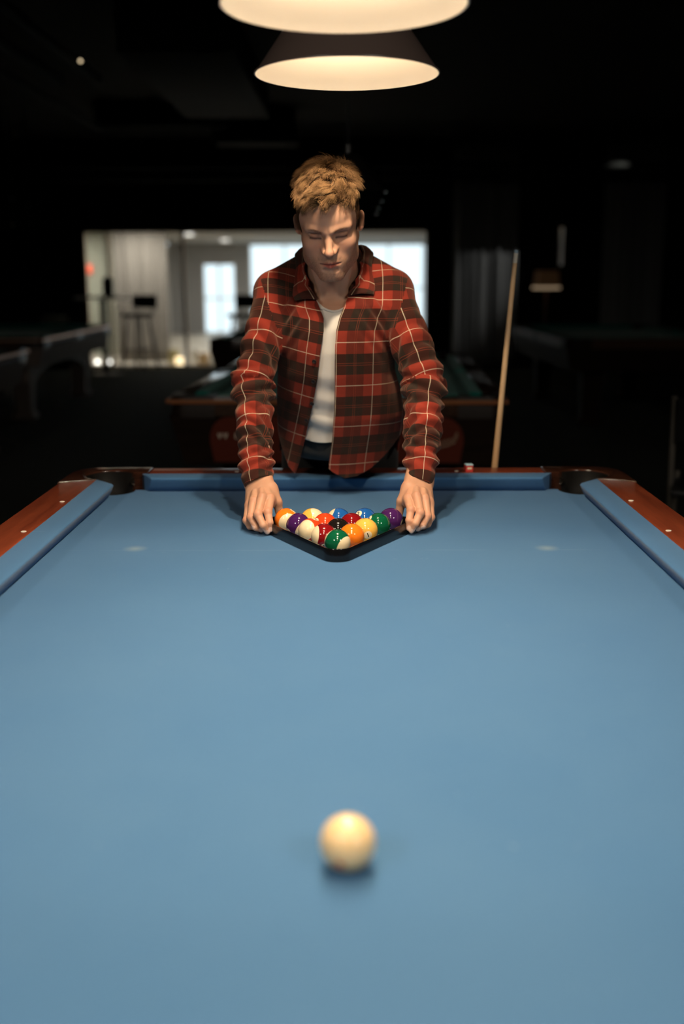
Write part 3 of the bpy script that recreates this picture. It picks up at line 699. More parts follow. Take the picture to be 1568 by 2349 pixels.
# ---------------------------------------------------------------- triangle rack
def rounded_tri(P, off, rad, n=8):
    c = Vector((sum(p[0] for p in P)/3, sum(p[1] for p in P)/3)); out = []
    for k in range(3):
        p = Vector(P[k]); u = (p-c).normalized(); q = p+u*(2*(off-rad)); a = math.degrees(math.atan2(u.y, u.x))
        out += [(q.x+rad*math.cos(R(t)), q.y+rad*math.sin(R(t))) for t in np.linspace(a-60, a+60, n+1)]
    return out
tri = [(cx+2*dx, y1-0.005), (cx-2*dx, y1-0.005), (cx, y1-4*dyy-0.005)]
bm = bmesh.new(); z0, z1 = CZ+0.0005, CZ+0.029
LO = rounded_tri(tri, 0.0450, 0.034, 10); LI = rounded_tri(tri, 0.0405, 0.0295, 10); LO2 = rounded_tri(tri, 0.0441, 0.0331, 10); LI2 = rounded_tri(tri, 0.0414, 0.0304, 10)
loops = [[(x, y, z0) for x, y in LO], [(x, y, z1-0.0015) for x, y in LO], [(x, y, z1) for x, y in LO2], [(x, y, z1) for x, y in LI2], [(x, y, z1-0.0015) for x, y in LI], [(x, y, z0) for x, y in LI]]
rr = [[bm.verts.new(p) for p in L] for L in loops]
for i in range(6):
    A, B = rr[i], rr[(i+1) % 6]
    for k in range(len(A)): bm.faces.new((A[k], A[(k+1) % len(A)], B[(k+1) % len(A)], B[k]))
bmesh.ops.recalc_face_normals(bm, faces=bm.faces[:])
tag(from_bm('triangle_rack', bm, M['rack'], None, True, 40), 'black plastic triangle rack around the balls, held between the man\'s hands', 'ball rack')

# ---------------------------------------------------------------- chalk, cue, stools, tables
ch = thing('cue_chalk', 'small red-wrapped cue chalk cube with pale blue top on the far rail', 'chalk', (0.352, 0.090, ZT), R(8))
bm = bmesh.new(); box(bm, (0, 0, 0.0095), (0.0215, 0.0215, 0.019), None, 0.0012); from_bm('paper_wrap', bm, M['chalk_red'], ch, False)
bm = bmesh.new(); box(bm, (0, 0, 0.0205), (0.0225, 0.0225, 0.005), None, 0.0018)
for v in bm.verts:
    if v.co.z > 0.021: v.co.z -= max(0, 0.0035*(1-((v.co.x/0.011)**2+(v.co.y/0.011)**2)/2))
from_bm('chalk_top', bm, M['chalk_blue'], ch, False)
bm = bmesh.new(); box(bm, (0, -0.0109, 0.011), (0.013, 0.0004, 0.006)); from_bm('wrap_label', bm, M['spot'], ch)
q = thing('pool_cue', 'pale maple pool cue leaning upright against the far rail right of the man', 'pool cue', (0.403, 0.305, 0.0))
A = Vector((0, 0, 0)); B = Vector((0.067, -0.205, 1.423)); L = (B-A).length; U = (B-A)/L
def cp_(s): return tuple(A+U*s)
tubeo('butt', [cp_(0.0), cp_(0.02), cp_(0.36)], [0.0125, 0.0145, 0.0128], M['cue_dark'], q, 20)
tubeo('shaft', [cp_(0.36), cp_(0.75), cp_(L-0.035)], [0.0128, 0.0098, 0.0066], M['maple'], q, 20)
tubeo('ferrule', [cp_(L-0.035), cp_(L-0.008)], [0.0066, 0.0066], M['ferrule'], q, 20)
tubeo('tip', [cp_(L-0.008), cp_(L-0.002), cp_(L)], [0.0064, 0.0064, 0.0045], M['cue_tip'], q, 20)
def stool(label, loc, rz, group='black bar stools by the glass'):
    T = thing('bar_stool', label, 'bar stool', loc, rz, group)
    latheo('seat', [(0, 0.775), (0.20, 0.775), (0.235, 0.785), (0.24, 0.81), (0.225, 0.832), (0, 0.842)], M['black_vinyl'], T, 32)
    for a in (45, 135, 225, 315):
        c, s = math.cos(R(a)), math.sin(R(a)); tubeo('leg', [(0.15*c, 0.15*s, 0.78), (0.275*c, 0.275*s, 0.0)], 0.0190, M['black_metal'], T, 8)
    bm = bmesh.new(); P = [(0.228*math.cos(R(a)), 0.228*math.sin(R(a)), 0.30) for a in (45, 135, 225, 315, 45)]
    for a, b in zip(P, P[1:]): tube(bm, [a, b], 0.009, 8)
    from_bm('footrest', bm, M['black_metal'], T, True)
    for s in (-1, 1): tubeo('back_post', [(s*0.15, 0.16, 0.80), (s*0.155, 0.20, 1.06)], 0.011, M['black_metal'], T, 8)
    boxo('backrest', (0, 0.19, 1.0), (0.43, 0.04, 0.20), M['black_vinyl'], T, 0.014)
    return T
stool('black bar stool with backrest standing before the lobby drape', (-3.13, 12.78, 0), R(-22))
stool('black bar stool partly hidden by the man\'s raised shoulder at left', (-1.56, 12.6, 0), R(-20))
def high_table(label, loc, h, w, top, post, name='high_table'):
    T = thing(name, label, 'high table', loc)
    boxo('tabletop', (0, 0, h-0.015), (w, w, 0.03), top, T, 0.006)
    tubeo('post', [(0, 0, 0.01), (0, 0, h-0.03)], 0.045, post, T, 14)
    latheo('base', [(0, 0), (0.24, 0), (0.24, 0.012), (0.04, 0.03), (0, 0.03)], post, T, 32)
    return T
high_table('pale-topped high bar table on a black post by the left end of the glass', (-3.50, 12.18, 0), 1.09, 0.66, M['white_top'], M['black_metal'])
cn = thing('napkin_holder', 'black upright canister standing on the high bar table', 'canister', (-3.42, 12.2, 1.09))
latheo('body', [(0, 0), (0.075, 0), (0.075, 0.24), (0.06, 0.262), (0, 0.265)], M['black_vinyl'], cn, 24)
latheo('lid_knob', [(0, 0.265), (0.018, 0.268), (0.014, 0.288), (0, 0.29)], M['black_metal'], cn, 16)
# floor lamp at right
fl = thing('floor_lamp', 'dim floor lamp with a brown drum shade and faintly glowing rim at right', 'floor lamp', (2.72, 12.0, 0))
latheo('base', [(0, 0), (0.14, 0), (0.14, 0.015), (0.02, 0.03), (0, 0.03)], M['black_metal'], fl, 24)
tubeo('pole', [(0, 0, 0.02), (0, 0, 1.42)], 0.016, M['brown_seat'], fl, 12)
latheo('shade', [(0.16, 1.42), (0.185, 1.20), (0.18, 1.20), (0.155, 1.42)], M['lamp_shade_dim'], fl, 32, closed=True)
latheo('shade_rim', [(0.192, 1.175), (0.192, 1.205), (0.0, 1.205), (0.0, 1.175)], M['lamp_rim'], fl, 32, closed=False)
# glasses on the far-left table rail (dim) and chair at right edge
for k, x in enumerate((-3.62, -3.50, -3.41)):
    g = latheo('drinking_glass', [(0, 0), (0.028, 0), (0.034, 0.12), (0.031, 0.12), (0.026, 0.006), (0, 0.006)], M['glass'], None, 20)
    g.location = (x, 9.80-0.01*k, ZT); tag(g, ['left', 'middle', 'right'][k]+' of three empty glasses on the far rail of the metal-sided table', 'glass', 'glasses on the far left table')
ch = thing('folding_chair', 'black metal chair cut off by the right edge, only its frame and leg in view', 'chair', (1.60, 1.5, 0), R(-20))
for s in (-1, 1):
    tubeo('frame_side', [(s*0.22, 0.20, 0.0), (s*0.22, 0.02, 0.46), (s*0.22, -0.10, 0.86)], 0.013, M['chair_metal'], ch, 10)
    tubeo('leg', [(s*0.20, -0.22, 0.0), (s*0.20, 0.16, 0.50)], 0.012, M['chair_metal'], ch, 10)
boxo('seat', (0, 0.04, 0.46), (0.42, 0.40, 0.035), M['black_vinyl'], ch, 0.012)
boxo('backrest', (0, -0.09, 0.76), (0.42, 0.025, 0.20), M['black_vinyl'], ch, 0.01, Matrix.Rotation(R(15), 3, 'X'))
# ---------------------------------------------------------------- person: implicit surfaces meshed with surface nets
A_ = np.array
def smin(a, b, k):
    h = np.clip(0.5+0.5*(b-a)/k, 0, 1); return b+(a-b)*h-k*h*(1-h)
def smax(a, b, k): return -smin(-a, -b, k)
def cap(P, a, b, ra, rb=None):
    rb = ra if rb is None else rb
    a = A_(a, float); b = A_(b, float); ba = b-a; t = np.clip(((P-a)@ba)/(ba@ba), 0, 1)
    return np.linalg.norm(P-a-t[:, None]*ba, axis=1)-(ra+(rb-ra)*t)
def ell(P, c, r, rot=None):
    Q = P-A_(c, float)
    if rot is not None: Q = Q@rot
    r = A_(r, float); k0 = np.linalg.norm(Q/r, axis=1); k1 = np.linalg.norm(Q/(r*r), axis=1)
    return k0*(k0-1)/np.maximum(k1, 1e-9)
def rotm(ax, deg): return np.array(Matrix.Rotation(R(deg), 3, ax))
def surf_net(f, lo, hi, h, B=12):
    lo = A_(lo, float); n = np.ceil((A_(hi)-lo)/(h*B)).astype(int)
    g = np.stack(np.meshgrid(*[np.arange(k) for k in n], indexing='ij'), -1).reshape(-1, 3)
    d = f(lo+(g+0.5)*B*h); act = g[np.abs(d) < B*h*0.87*1.35+h]
    loc = np.stack(np.meshgrid(*[np.arange(B+1)]*3, indexing='ij'), -1).reshape(-1, 3)
    N = (n*B+2).astype(np.int64)
    keyf = lambda c: (c[..., 0]*N[1]+c[..., 1])*N[2]+c[..., 2]
    keys = []; verts = []; quads = []
    corners = A_([(i, j, k) for i in (0, 1) for j in (0, 1) for k in (0, 1)])
    edges = [(a, b) for a in range(8) for b in range(a+1, 8) if np.abs(corners[a]-corners[b]).sum() == 1]
    for s in range(0, len(act), 40):
        bl = act[s:s+40]; idx = (bl[:, None, :]*B+loc[None]).reshape(-1, 3)
        D = f(lo+idx*h).reshape(len(bl), B+1, B+1, B+1)
        C8 = np.stack([D[:, i:i+B, j:j+B, k:k+B] for i, j, k in corners], -1)
        sg = C8 < 0; m = sg.any(-1) & ~sg.all(-1)
        w = np.argwhere(m)
        if len(w):
            cv = C8[m]; acc = np.zeros((len(w), 3)); cnt = np.zeros(len(w))
            for a, b in edges:
                va, vb = cv[:, a], cv[:, b]; x = (va < 0) != (vb < 0)
                t = np.where(x, va/np.where(x, va-vb, 1), 0)
                acc += np.where(x[:, None], corners[a]+t[:, None]*(corners[b]-corners[a]), 0); cnt += x
            cell = bl[w[:, 0]]*B+w[:, 1:]
            keys.append(keyf(cell)); verts.append(lo+(cell+acc/cnt[:, None])*h)
        for ax in range(3):
            sl = [slice(0, B)]*3; sh = list(sl); sh[ax] = slice(1, B+1)
            a = D[(slice(None), *sl)]; b = D[(slice(None), *sh)]
            e = np.argwhere((a < 0) != (b < 0))
            if not len(e): continue
            neg = a[tuple(e.T)] < 0; c = bl[e[:, 0]]*B+e[:, 1:]
            u, v = (ax+1) % 3, (ax+2) % 3; du = np.eye(3, dtype=int)[u]; dv = np.eye(3, dtype=int)[v]
            q = np.stack([keyf(c), keyf(c-du), keyf(c-du-dv), keyf(c-dv)], 1)
            q[~neg] = q[~neg][:, ::-1]; quads.append(q)
    K = np.concatenate(keys); V = np.concatenate(verts); Q = np.concatenate(quads)
    o = np.argsort(K); K = K[o]; V = V[o]; p = np.searchsorted(K, Q); p = np.minimum(p, len(K)-1)
    ok = (K[p] == Q).all(1); F = p[ok]
    return V, F
def grad(f, P, e=1e-3):
    g = np.stack([f(P+d)-f(P-d) for d in np.eye(3)*e], 1)/(2*e)
    return g/np.maximum(np.linalg.norm(g, axis=1), 1e-9)[:, None]
def vnormals(V, T):
    n = np.cross(V[T[:, 1]]-V[T[:, 0]], V[T[:, 2]]-V[T[:, 0]]); N = np.zeros_like(V)
    for k in range(3): np.add.at(N, T[:, k], n)
    return N/np.maximum(np.linalg.norm(N, axis=1), 1e-12)[:, None]
def clip_mesh(V, T, g):
    """keep g<=0 ; V verts, T tris, g per-vertex"""
    V = list(map(tuple, V)); g = list(g); out = []; cache = {}
    def cut(a, b):
        k = (a, b) if a < b else (b, a)
        if k not in cache:
            t = g[a]/(g[a]-g[b]); V.append(tuple(V[a][i]+t*(V[b][i]-V[a][i]) for i in range(3))); g.append(0.0); cache[k] = len(V)-1
        return cache[k]
    ga = A_(g)[T]; keep = (ga <= 0).all(1); out = [tuple(t) for t in T[keep]]
    for t in T[~keep & (ga <= 0).any(1)]:
        P = []
        for i in range(3):
            a, b = t[i], t[(i+1) % 3]
            if g[a] <= 0: P.append(a)
            if (g[a] <= 0) != (g[b] <= 0): P.append(cut(a, b))
        for i in range(1, len(P)-1): out.append((P[0], P[i], P[i+1]))
    T2 = A_(out); used = np.unique(T2); mp = -np.ones(len(V), int); mp[used] = np.arange(len(used))
    return A_(V)[used], mp[T2]
def tris(F): return np.concatenate([F[:, [0, 1, 2]], F[:, [0, 2, 3]]])
def fnoise(P, s, seed=0):
    r = np.random.RandomState(seed); o = np.zeros(len(P))
    for k in range(7):
        d = r.normal(size=3); d /= np.linalg.norm(d); f = s*(0.6+1.1*r.rand()); o += np.sin(P@d*f+r.rand()*6.28+1.3*np.sin(P@np.roll(d, 1)*f*0.7))
    return o/4.0

# ---- skeleton (metres, world)
HC0 = A_([-0.040, -0.222, 1.481])
HR = rotm('Y', -3.8) @ rotm('X', 28) @ rotm('Z', -1.5)
def to_head(P): return (P-HC0)@HR
def from_head(p): return HC0+HR@A_(p, float)
ARM = {'L': [(-0.185, -0.085, 1.312), (-0.238, -0.200, 1.085), (-0.2185, -0.345, 0.866)],
       'R': [(0.122, -0.085, 1.312), (0.203, -0.200, 1.085), (0.1830, -0.345, 0.866)]}
HAND = {'R': {'w0': (0.1660, -0.3520, 0.8640), 'w1': (0.1990, -0.3420, 0.8590), 'iM': (0.1488, -0.4370, 0.8356), 'mM': (0.1690, -0.4450, 0.8425), 'rM': (0.1895, -0.4400, 0.8350), 'pM': (0.2033, -0.4200, 0.8211), 'iP': (0.1539, -0.4800, 0.8163), 'mP': (0.1752, -0.4920, 0.8116), 'rP': (0.1930, -0.4780, 0.8011), 'pP': (0.2047, -0.4480, 0.7910), 'iD': (0.1492, -0.4950, 0.7946), 'mD': (0.1632, -0.5070, 0.7903), 'rD': (0.1810, -0.4940, 0.7830), 'pD': (0.1958, -0.4620, 0.7773), 'iT': (0.1484, -0.4960, 0.7762), 'mT': (0.1545, -0.5020, 0.7721), 'rT': (0.1702, -0.4900, 0.7734), 'pT': (0.1858, -0.4620, 0.7702), 'tC': (0.1535, -0.3850, 0.8500), 'tM': (0.1357, -0.4050, 0.8213), 'tI': (0.1300, -0.4030, 0.7945), 'tT': (0.1310, -0.4080, 0.7760)},
        'L': {'w0': (-0.2010, -0.3520, 0.8650), 'w1': (-0.2328, -0.3420, 0.8570), 'iM': (-0.1795, -0.4370, 0.8362), 'mM': (-0.1984, -0.4470, 0.8404), 'rM': (-0.2199, -0.4420, 0.8309), 'pM': (-0.2334, -0.4240, 0.8163), 'iP': (-0.1826, -0.4840, 0.8125), 'mP': (-0.2054, -0.4940, 0.8096), 'rP': (-0.2233, -0.4800, 0.7991), 'pP': (-0.2372, -0.4520, 0.7850), 'iD': (-0.1776, -0.5000, 0.7910), 'mD': (-0.1922, -0.5100, 0.7871), 'rD': (-0.2103, -0.4920, 0.7776), 'pD': (-0.2281, -0.4620, 0.7725), 'iT': (-0.1751, -0.4990, 0.7745), 'mT': (-0.1830, -0.5030, 0.7704), 'rT': (-0.1987, -0.4890, 0.7708), 'pT': (-0.2169, -0.4630, 0.7688), 'tC': (-0.1829, -0.3850, 0.8475), 'tM': (-0.1660, -0.4050, 0.8197), 'tI': (-0.1610, -0.4030, 0.7940), 'tT': (-0.1620, -0.4080, 0.7760)}}
# torso cross sections: z, centre x, half width, front y, back y (outer face of the open shirt)
TS = A_([(0.78, -0.028, .170, -.045, .360), (.84, -.026, .172, -.060, .365), (.89, -.022, .172, -.082, .360), (.94, -.016, .174, -.110, .345), (.98, -.014, .176, -.135, .322), (1.04, -.020, .168, -.165, .280),
         (1.10, -.027, .158, -.190, .235), (1.16, -.028, .156, -.205, .185), (1.22, -.028, .160, -.208, .130), (1.28, -.030, .164, -.190, .075), (1.33, -.030, .150, -.150, .035), (1.40, -.032, .10, -.09, .0)])
def torso_sec(z): return [np.interp(z, TS[:, 0], TS[:, k]) for k in range(1, 5)]
def torso_f(P, inset=0.0, zcap=1.34):
    xc, a, yf, yb = torso_sec(P[:, 2]); yc = (yf+yb)/2; b = (yb-yf)/2; a = a-inset; b = b-inset
    u = np.abs((P[:, 0]-xc)/a); v = np.abs((P[:, 1]-yc)/b)
    k = (u**2.5+v**2.5)**(1/2.5); d = (k-1)*np.minimum(a, b)*0.9
    return smax(d, P[:, 2]-(zcap-inset), 0.06)
def shoulders_f(P, r=0.0):
    d = cap(P, (-0.085, 0.005, 1.370), (-0.185, -0.070, 1.316), 0.052+r, 0.049+r)
    d = smin(d, cap(P, (0.022, 0.005, 1.372), (0.122, -0.070, 1.318), 0.052+r, 0.049+r), 0.03)
    return d
def arm_f(P, s, r0, r1, r2, k=0.02):
    a, b, c = ARM[s]; return smin(cap(P, a, b, r0, r1), cap(P, b, c, r1, r2), k)
def neck_f(P):
    a = from_head((0, 0.028, -0.045)); b = A_([-0.032, -0.045, 1.335])
    d = cap(P, a, b, 0.058, 0.068)
    for s in (-1, 1):
        d = smin(d, cap(P, from_head((s*0.058, 0.018, -0.045)), A_([-0.032+s*0.020, -0.132, 1.285]), 0.013, 0.011), 0.022)
    return smin(d, cap(P, from_head((0, -0.022, -0.088)), A_([-0.033, -0.115, 1.30]), 0.017, 0.018), 0.02)

# ---- head
def head_f(P):
    p = to_head(P); x = p[:, 0]; ax = np.abs(x); pm = np.stack([ax, p[:, 1], p[:, 2]], 1)
    d = ell(p, (0, 0.012, 0.045), (0.0735, 0.094, 0.081))
    d = smin(d, ell(p, (0, -0.030, 0.040), (0.0645, 0.062, 0.058)), 0.03)
    d = smin(d, ell(p, (0, -0.030, -0.028), (0.0600, 0.056, 0.072)), 0.03)
    d = smin(d, cap(pm, (0.053, -0.004, -0.038), (0.0465, -0.022, -0.076), 0.014, 0.014), 0.03)
    d = smin(d, cap(pm, (0.0465, -0.022, -0.076), (0.018, -0.069, -0.104), 0.0145, 0.0145), 0.026)
    d = smin(d, ell(p, (0, -0.075, -0.101), (0.021, 0.0165, 0.0155)), 0.016)
    d = smin(d, ell(p, (0, -0.066, -0.066), (0.038, 0.027, 0.031)), 0.024)           # muzzle
    d = smin(d, ell(pm, (0.0425, -0.036, -0.048), (0.0160, 0.032, 0.034)), 0.02)
    d = smin(d, ell(pm, (0.041, -0.056, -0.020), (0.021, 0.020, 0.019)), 0.022)      # cheekbones
    d = smin(d, cap(pm, (0.010, -0.0895, 0.0190), (0.047, -0.0710, 0.0250), 0.0085, 0.0078), 0.015)  # brow
    d = smax(d, -ell(pm, (0.0310, -0.0970, 0.0075), (0.0185, 0.0150, 0.0105)), 0.014)    # sockets
    d = smin(d, ell(pm, (0.0310, -0.0712, 0.0080), (0.0145, 0.0138, 0.0110)), 0.005)     # closed lids
    d = smax(d, -cap(pm, (0.0190, -0.0860, 0.0152), (0.0430, -0.0775, 0.0140), 0.0019), 0.005)  # lid crease
    d = smin(d, cap(pm, (0.0190, -0.0836, 0.0040), (0.0430, -0.0755, 0.0040), 0.0013), 0.003)
    # nose
    nb = cap(p, (0, -0.0880, 0.0120), (0, -0.1080, -0.0225), 0.0068, 0.0085)
    nb = smin(nb, ell(p, (0, -0.1095, -0.0270), (0.0105, 0.0100, 0.0088)), 0.007)
    nb = smin(nb, ell(pm, (0.0110, -0.0960, -0.0300), (0.0066, 0.0100, 0.0070)), 0.006)
    nb = smin(nb, cap(pm, (0.003, -0.0900, -0.005), (0.012, -0.0860, -0.024), 0.006, 0.008), 0.010)
    nb = smax(nb, -ell(pm, (0.0068, -0.1000, -0.0375), (0.0036, 0.0056, 0.0042)), 0.003)
    d = smin(d, nb, 0.0075)
    d = smax(d, -cap(p, (0, -0.1000, -0.0420), (0, -0.0985, -0.0520), 0.0022, 0.003), 0.004)   # philtrum
    # lips
    ul = cap(pm, (0.0035, -0.0955, -0.0575), (0.0225, -0.0825, -0.0625), 0.0046, 0.0022)
    ll = cap(pm, (0.000, -0.0948, -0.0690), (0.0200, -0.0835, -0.0662), 0.0060, 0.0028)
    d = smin(d, ul, 0.004); d = smin(d, ll, 0.004)
    d = smax(d, -cap(pm, (0.0, -0.1015, -0.0625), (0.0250, -0.0868, -0.0632), 0.0013, 0.0009), 0.0025)
    d = smax(d, -cap(pm, (0.0, -0.0980, -0.0800), (0.014, -0.0900, -0.0790), 0.0035, 0.003), 0.008)
    # ears
    for s in (-1, 1):
        E = rotm('Z', s*30) @ rotm('X', -10) @ rotm('Y', s*15); c = A_([s*0.0785, 0.018, -0.005])
        q = (p-c)@E
        e = ell(q, (0, 0, 0.005), (0.0050, 0.0150, 0.0195)); e = smin(e, ell(q, (-s*0.001, -0.004, -0.014), (0.0046, 0.0085, 0.0115)), 0.010)
        e = smax(e, -ell(q, (s*0.0062, -0.003, 0.005), (0.0056, 0.0118, 0.0155)), 0.002)
        e = smin(e, cap(q, (s*0.001, -0.007, -0.006), (s*0.001, -0.002, 0.012), 0.003), 0.004)
        d = smin(d, e, 0.006)
    return smin(d, neck_f(P), 0.018)
def chest_f(P):
    d = torso_f(P, 0.020, 1.335)
    d = smin(d, shoulders_f(P, -0.010), 0.03)
    return d
def upper_f(P): return smin(head_f(P), chest_f(P), 0.028)

# ---- hands
def hand_f(P, s):
    H = {k: A_(v) for k, v in HAND[s].items()}; el = A_(ARM[s][1]); wr = A_(ARM[s][2]); out = 1 if s == 'R' else -1
    a = wr+(el-wr)*0.55
    d = smin(cap(P, a+A_([-.010*out, 0, 0]), H['w0'], 0.026, 0.0185), cap(P, a+A_([.010*out, 0, 0]), H['w1'], 0.025, 0.0175), 0.015)
    d = smin(d, cap(P, a, (H['w0']+H['w1'])/2, 0.027, 0.0190), 0.012)
    W = [H['w0'], H['w0']*0.67+H['w1']*0.33, H['w0']*0.33+H['w1']*0.67, H['w1']]
    pal = None
    down = A_([0, 0.006, -0.010])
    for w, m, r0, r1 in zip(W, 'imrp', (.0155, .0150, .0145, .0130), (.0122, .0118, .0112, .0100)):
        c = cap(P, w+down*0.3, H[m+'M']+down*0.6, r0, r1); pal = c if pal is None else smin(pal, c, 0.013)
        pal = smin(pal, cap(P, w+down, H[m+'M']+down*1.6, r0*0.8, r1*0.9), 0.012)
        pal = smin(pal, cap(P, w*0.35+H[m+'M']*0.65+A_([0, -.001, .0055]), H[m+'M']+A_([0, -.002, .003]), 0.0045, 0.0068), 0.007)
    d = smin(d, pal, 0.016)
    fing = None
    for m, (ra, rb, rc, rd) in zip('imrp', ((.0108, .0097, .0086, .0069), (.0110, .0099, .0087, .0070), (.0104, .0093, .0082, .0066), (.0092, .0082, .0074, .0060))):
        c = smin(cap(P, H[m+'M'], H[m+'P'], ra, rb), cap(P, H[m+'P'], H[m+'D'], rb*1.01, rc), 0.003)
        c = smin(c, cap(P, H[m+'D'], H[m+'T'], rc, rd), 0.003)
        c = smin(c, ell(P, H[m+'P']+A_([0, -.0012, .0008]), (rb*1.04,)*3), 0.003)
        n = P@(H[m+'M']-H[m+'P'])
        fing = c if fing is None else smin(fing, c, 0.0022)
    d = smin(d, fing, 0.0065)
    th = cap(P, H['tC'], H['tM'], 0.0165, 0.0125); th = smin(th, cap(P, H['tM'], H['tI'], 0.0115, 0.0100), 0.005)
    th = smin(th, cap(P, H['tI'], H['tT'], 0.0092, 0.0072), 0.003)
    d = smin(d, th, 0.012)
    d = smin(d, cap(P, H['w0'], H['tC'], 0.015, 0.015), 0.014)
    # web between thumb and index
    d = smin(d, cap(P, (H['tC']+H['iM'])/2+down, (H['tM']*0.4+H['iM']*0.6)*0.6+H['tC']*0.4+down, 0.0085, 0.006), 0.014)
    # wrist bone on the little-finger side
    d = smin(d, ell(P, H['w1']+A_([.006*out, .004, .010]), (.009, .009, .009)), 0.012)
    return d
def nail_mask(P, s):
    H = {k: A_(v) for k, v in HAND[s].items()}; m = np.zeros(len(P)); cr = np.zeros(len(P))
    for f, r in zip('imrp', (.0066, .0068, .0064, .0056)):
        D, T, Pp = H[f+'D'], H[f+'T'], H[f+'P']; ax = (T-D)/np.linalg.norm(T-D)
        dors = A_([0, -1, 0.25]) if f != 'p' else A_([0, -1, .3]); dors = dors-ax*(dors@ax); dors /= np.linalg.norm(dors); sd = np.cross(ax, dors)
        c = T-ax*0.0015; q = P-c; u = q@ax; v = q@sd; w = q@dors
        m = np.maximum(m, np.clip((1-np.sqrt((u/0.0068)**2+(v/(r*0.80))**2))*6+0.5, 0, 1)*(w > 0.0015))
    return m

def skin_mat():
    m = mat('skin', (0.5, 0.25, 0.15), rough=0.48, spec=0.4); t = NT(m); b = t.b
    b.inputs['Subsurface Weight'].default_value = 0.12; b.inputs['Subsurface Radius'].default_value = (0.010, 0.004, 0.002); b.inputs['Subsurface Scale'].default_value = 1.0
    at_ = t.n('ShaderNodeVertexColor', _layer_name='tone'); v = t.coords()
    n = t.noise(v, 55, 4, 0.6); c = t.mix(t.math('MULTIPLY', t.math('SUBTRACT', n, 0.5), 0.5, True), at_.outputs['Color'], (0.60, 0.20, 0.12))
    t.base(c); t.bump(t.noise(v, 700, 3, 0.6), 0.10, 0.001); return m
M['skin'] = skin_mat()
SKIN = A_([0.56, 0.305, 0.195]); 
def paint(V, parts):
    C = np.tile(SKIN, (len(V), 1))
    return C
def set_color(me, C, name='tone'):
    a = me.color_attributes.new(name, 'FLOAT_COLOR', 'POINT'); a.data.foreach_set('color', np.concatenate([C, np.ones((len(C), 1))], 1).astype(np.float32).ravel())
def lerp(C, col, m): return C+(A_(col)-C)*np.clip(m, 0, 1)[:, None]
def head_paint(V):
    p = to_head(V); x = p[:, 0]; ax = np.abs(x); y = p[:, 1]; z = p[:, 2]; C = np.tile(SKIN, (len(V), 1))
    front = y < -0.03
    g = lambda q: np.exp(-q)
    C = lerp(C, (0.56, 0.24, 0.155), 0.45*g(((ax-0.040)/0.020)**2+((z+0.022)/0.018)**2)*front)          # cheeks
    C = lerp(C, (0.55, 0.22, 0.14), 0.40*g((x/0.012)**2+((z+0.028)/0.010)**2)*(y < -0.09))                 # nose tip
    lip = np.clip(1.6-np.sqrt((x/0.0255)**2+((z+0.0635)/0.0098)**2)*1.5, 0, 1)*(y < -0.075)*(1-np.clip((ax-0.020)/0.006, 0, 1)*0.5)
    C = lerp(C, (0.42, 0.090, 0.065), 0.95*lip)
    C = lerp(C, (0.10, 0.02, 0.015), 0.9*g(((z+0.0627-0.0*ax)/0.0012)**2)*(ax < 0.0245)*(y < -0.078))
    # stubble: jaw, chin, moustache
    st = np.clip((-0.040-z)/0.022, 0, 1)*np.clip((ax-0.020)/0.02, 0, 1)*(y < 0.012)
    st = np.maximum(st, np.clip((-0.080-z)/0.010, 0, 1)*(y < 0.0))
    st = np.maximum(st, 0.9*g(((z+0.0515)/0.0055)**2)*(ax < 0.030)*(y < -0.07))
    st = st*(1-lip)*(z > -0.118)
    C = lerp(C, (0.17, 0.095, 0.055), 0.46*st*(0.75+0.5*fnoise(p, 900, 3).clip(-1, 1)))
    # brows, lash line thickened to darken the eye sockets
    zb = 0.0195+0.0062*np.clip((ax-0.010)/0.024, 0, 1)-0.16*np.clip(ax-0.038, 0, 1)
    br = np.clip(1.25-(np.abs(z-zb)/(0.0042-0.07*np.clip(ax-0.030, 0, 1)))**1.4, 0, 1)*np.clip((ax-0.010)/0.006, 0, 1)*np.clip((0.052-ax)/0.008, 0, 1)*(y < -0.05)
    C = lerp(C, (0.13, 0.066, 0.032), (0.62+0.3*fnoise(p, 1100, 4).clip(-1, 1))*br)
    ls = g(((z-0.0028+9*(ax-0.031)**2*0.6)/0.0029)**2)*((ax > 0.0165) & (ax < 0.0455))*(y < -0.06)
    C = lerp(C, (0.045, 0.022, 0.014), 0.95*ls)
    C = lerp(C, (0.28, 0.125, 0.085), 0.55*g(((ax-0.031)/0.017)**2+((z-0.008)/0.009)**2)*front)  # shade of the brow overhang painted over the lids
    C = lerp(C, (0.60, 0.23, 0.15), 0.5*((ax > 0.073) & (z < 0.04) & (z > -0.05)))                          # ears
    # shaved sides under the hair
    hl = hair_mask(p)
    C = lerp(C, (0.085, 0.045, 0.025), 0.85*hl)
    return C
def hairline_z(ax): return 0.072-0.6*np.clip(ax-0.040, 0, 1)**1.0
def hair_mask(p):
    ax = np.abs(p[:, 0]); y = p[:, 1]; z = p[:, 2]
    # front hairline: z above a curve; behind the temples the line drops in front of the ear
    yb = np.interp(z, [-0.09, -0.03, 0.00, 0.030, 0.058, 0.074, 0.082, 0.090], [0.075, 0.030, -0.030, -0.044, -0.050, -0.060, -0.076, -0.10])
    yb = yb+0.25*np.clip(ax-0.045, -0.02, 0)
    m = np.clip((y-yb)/0.006, 0, 1)*np.clip((z+0.055+np.clip(y-0.03, -1, 0)*-0.8)/0.01, 0, 1)
    m = m*np.where((y < 0.02) & (z < -0.022), 0, 1)
    return m

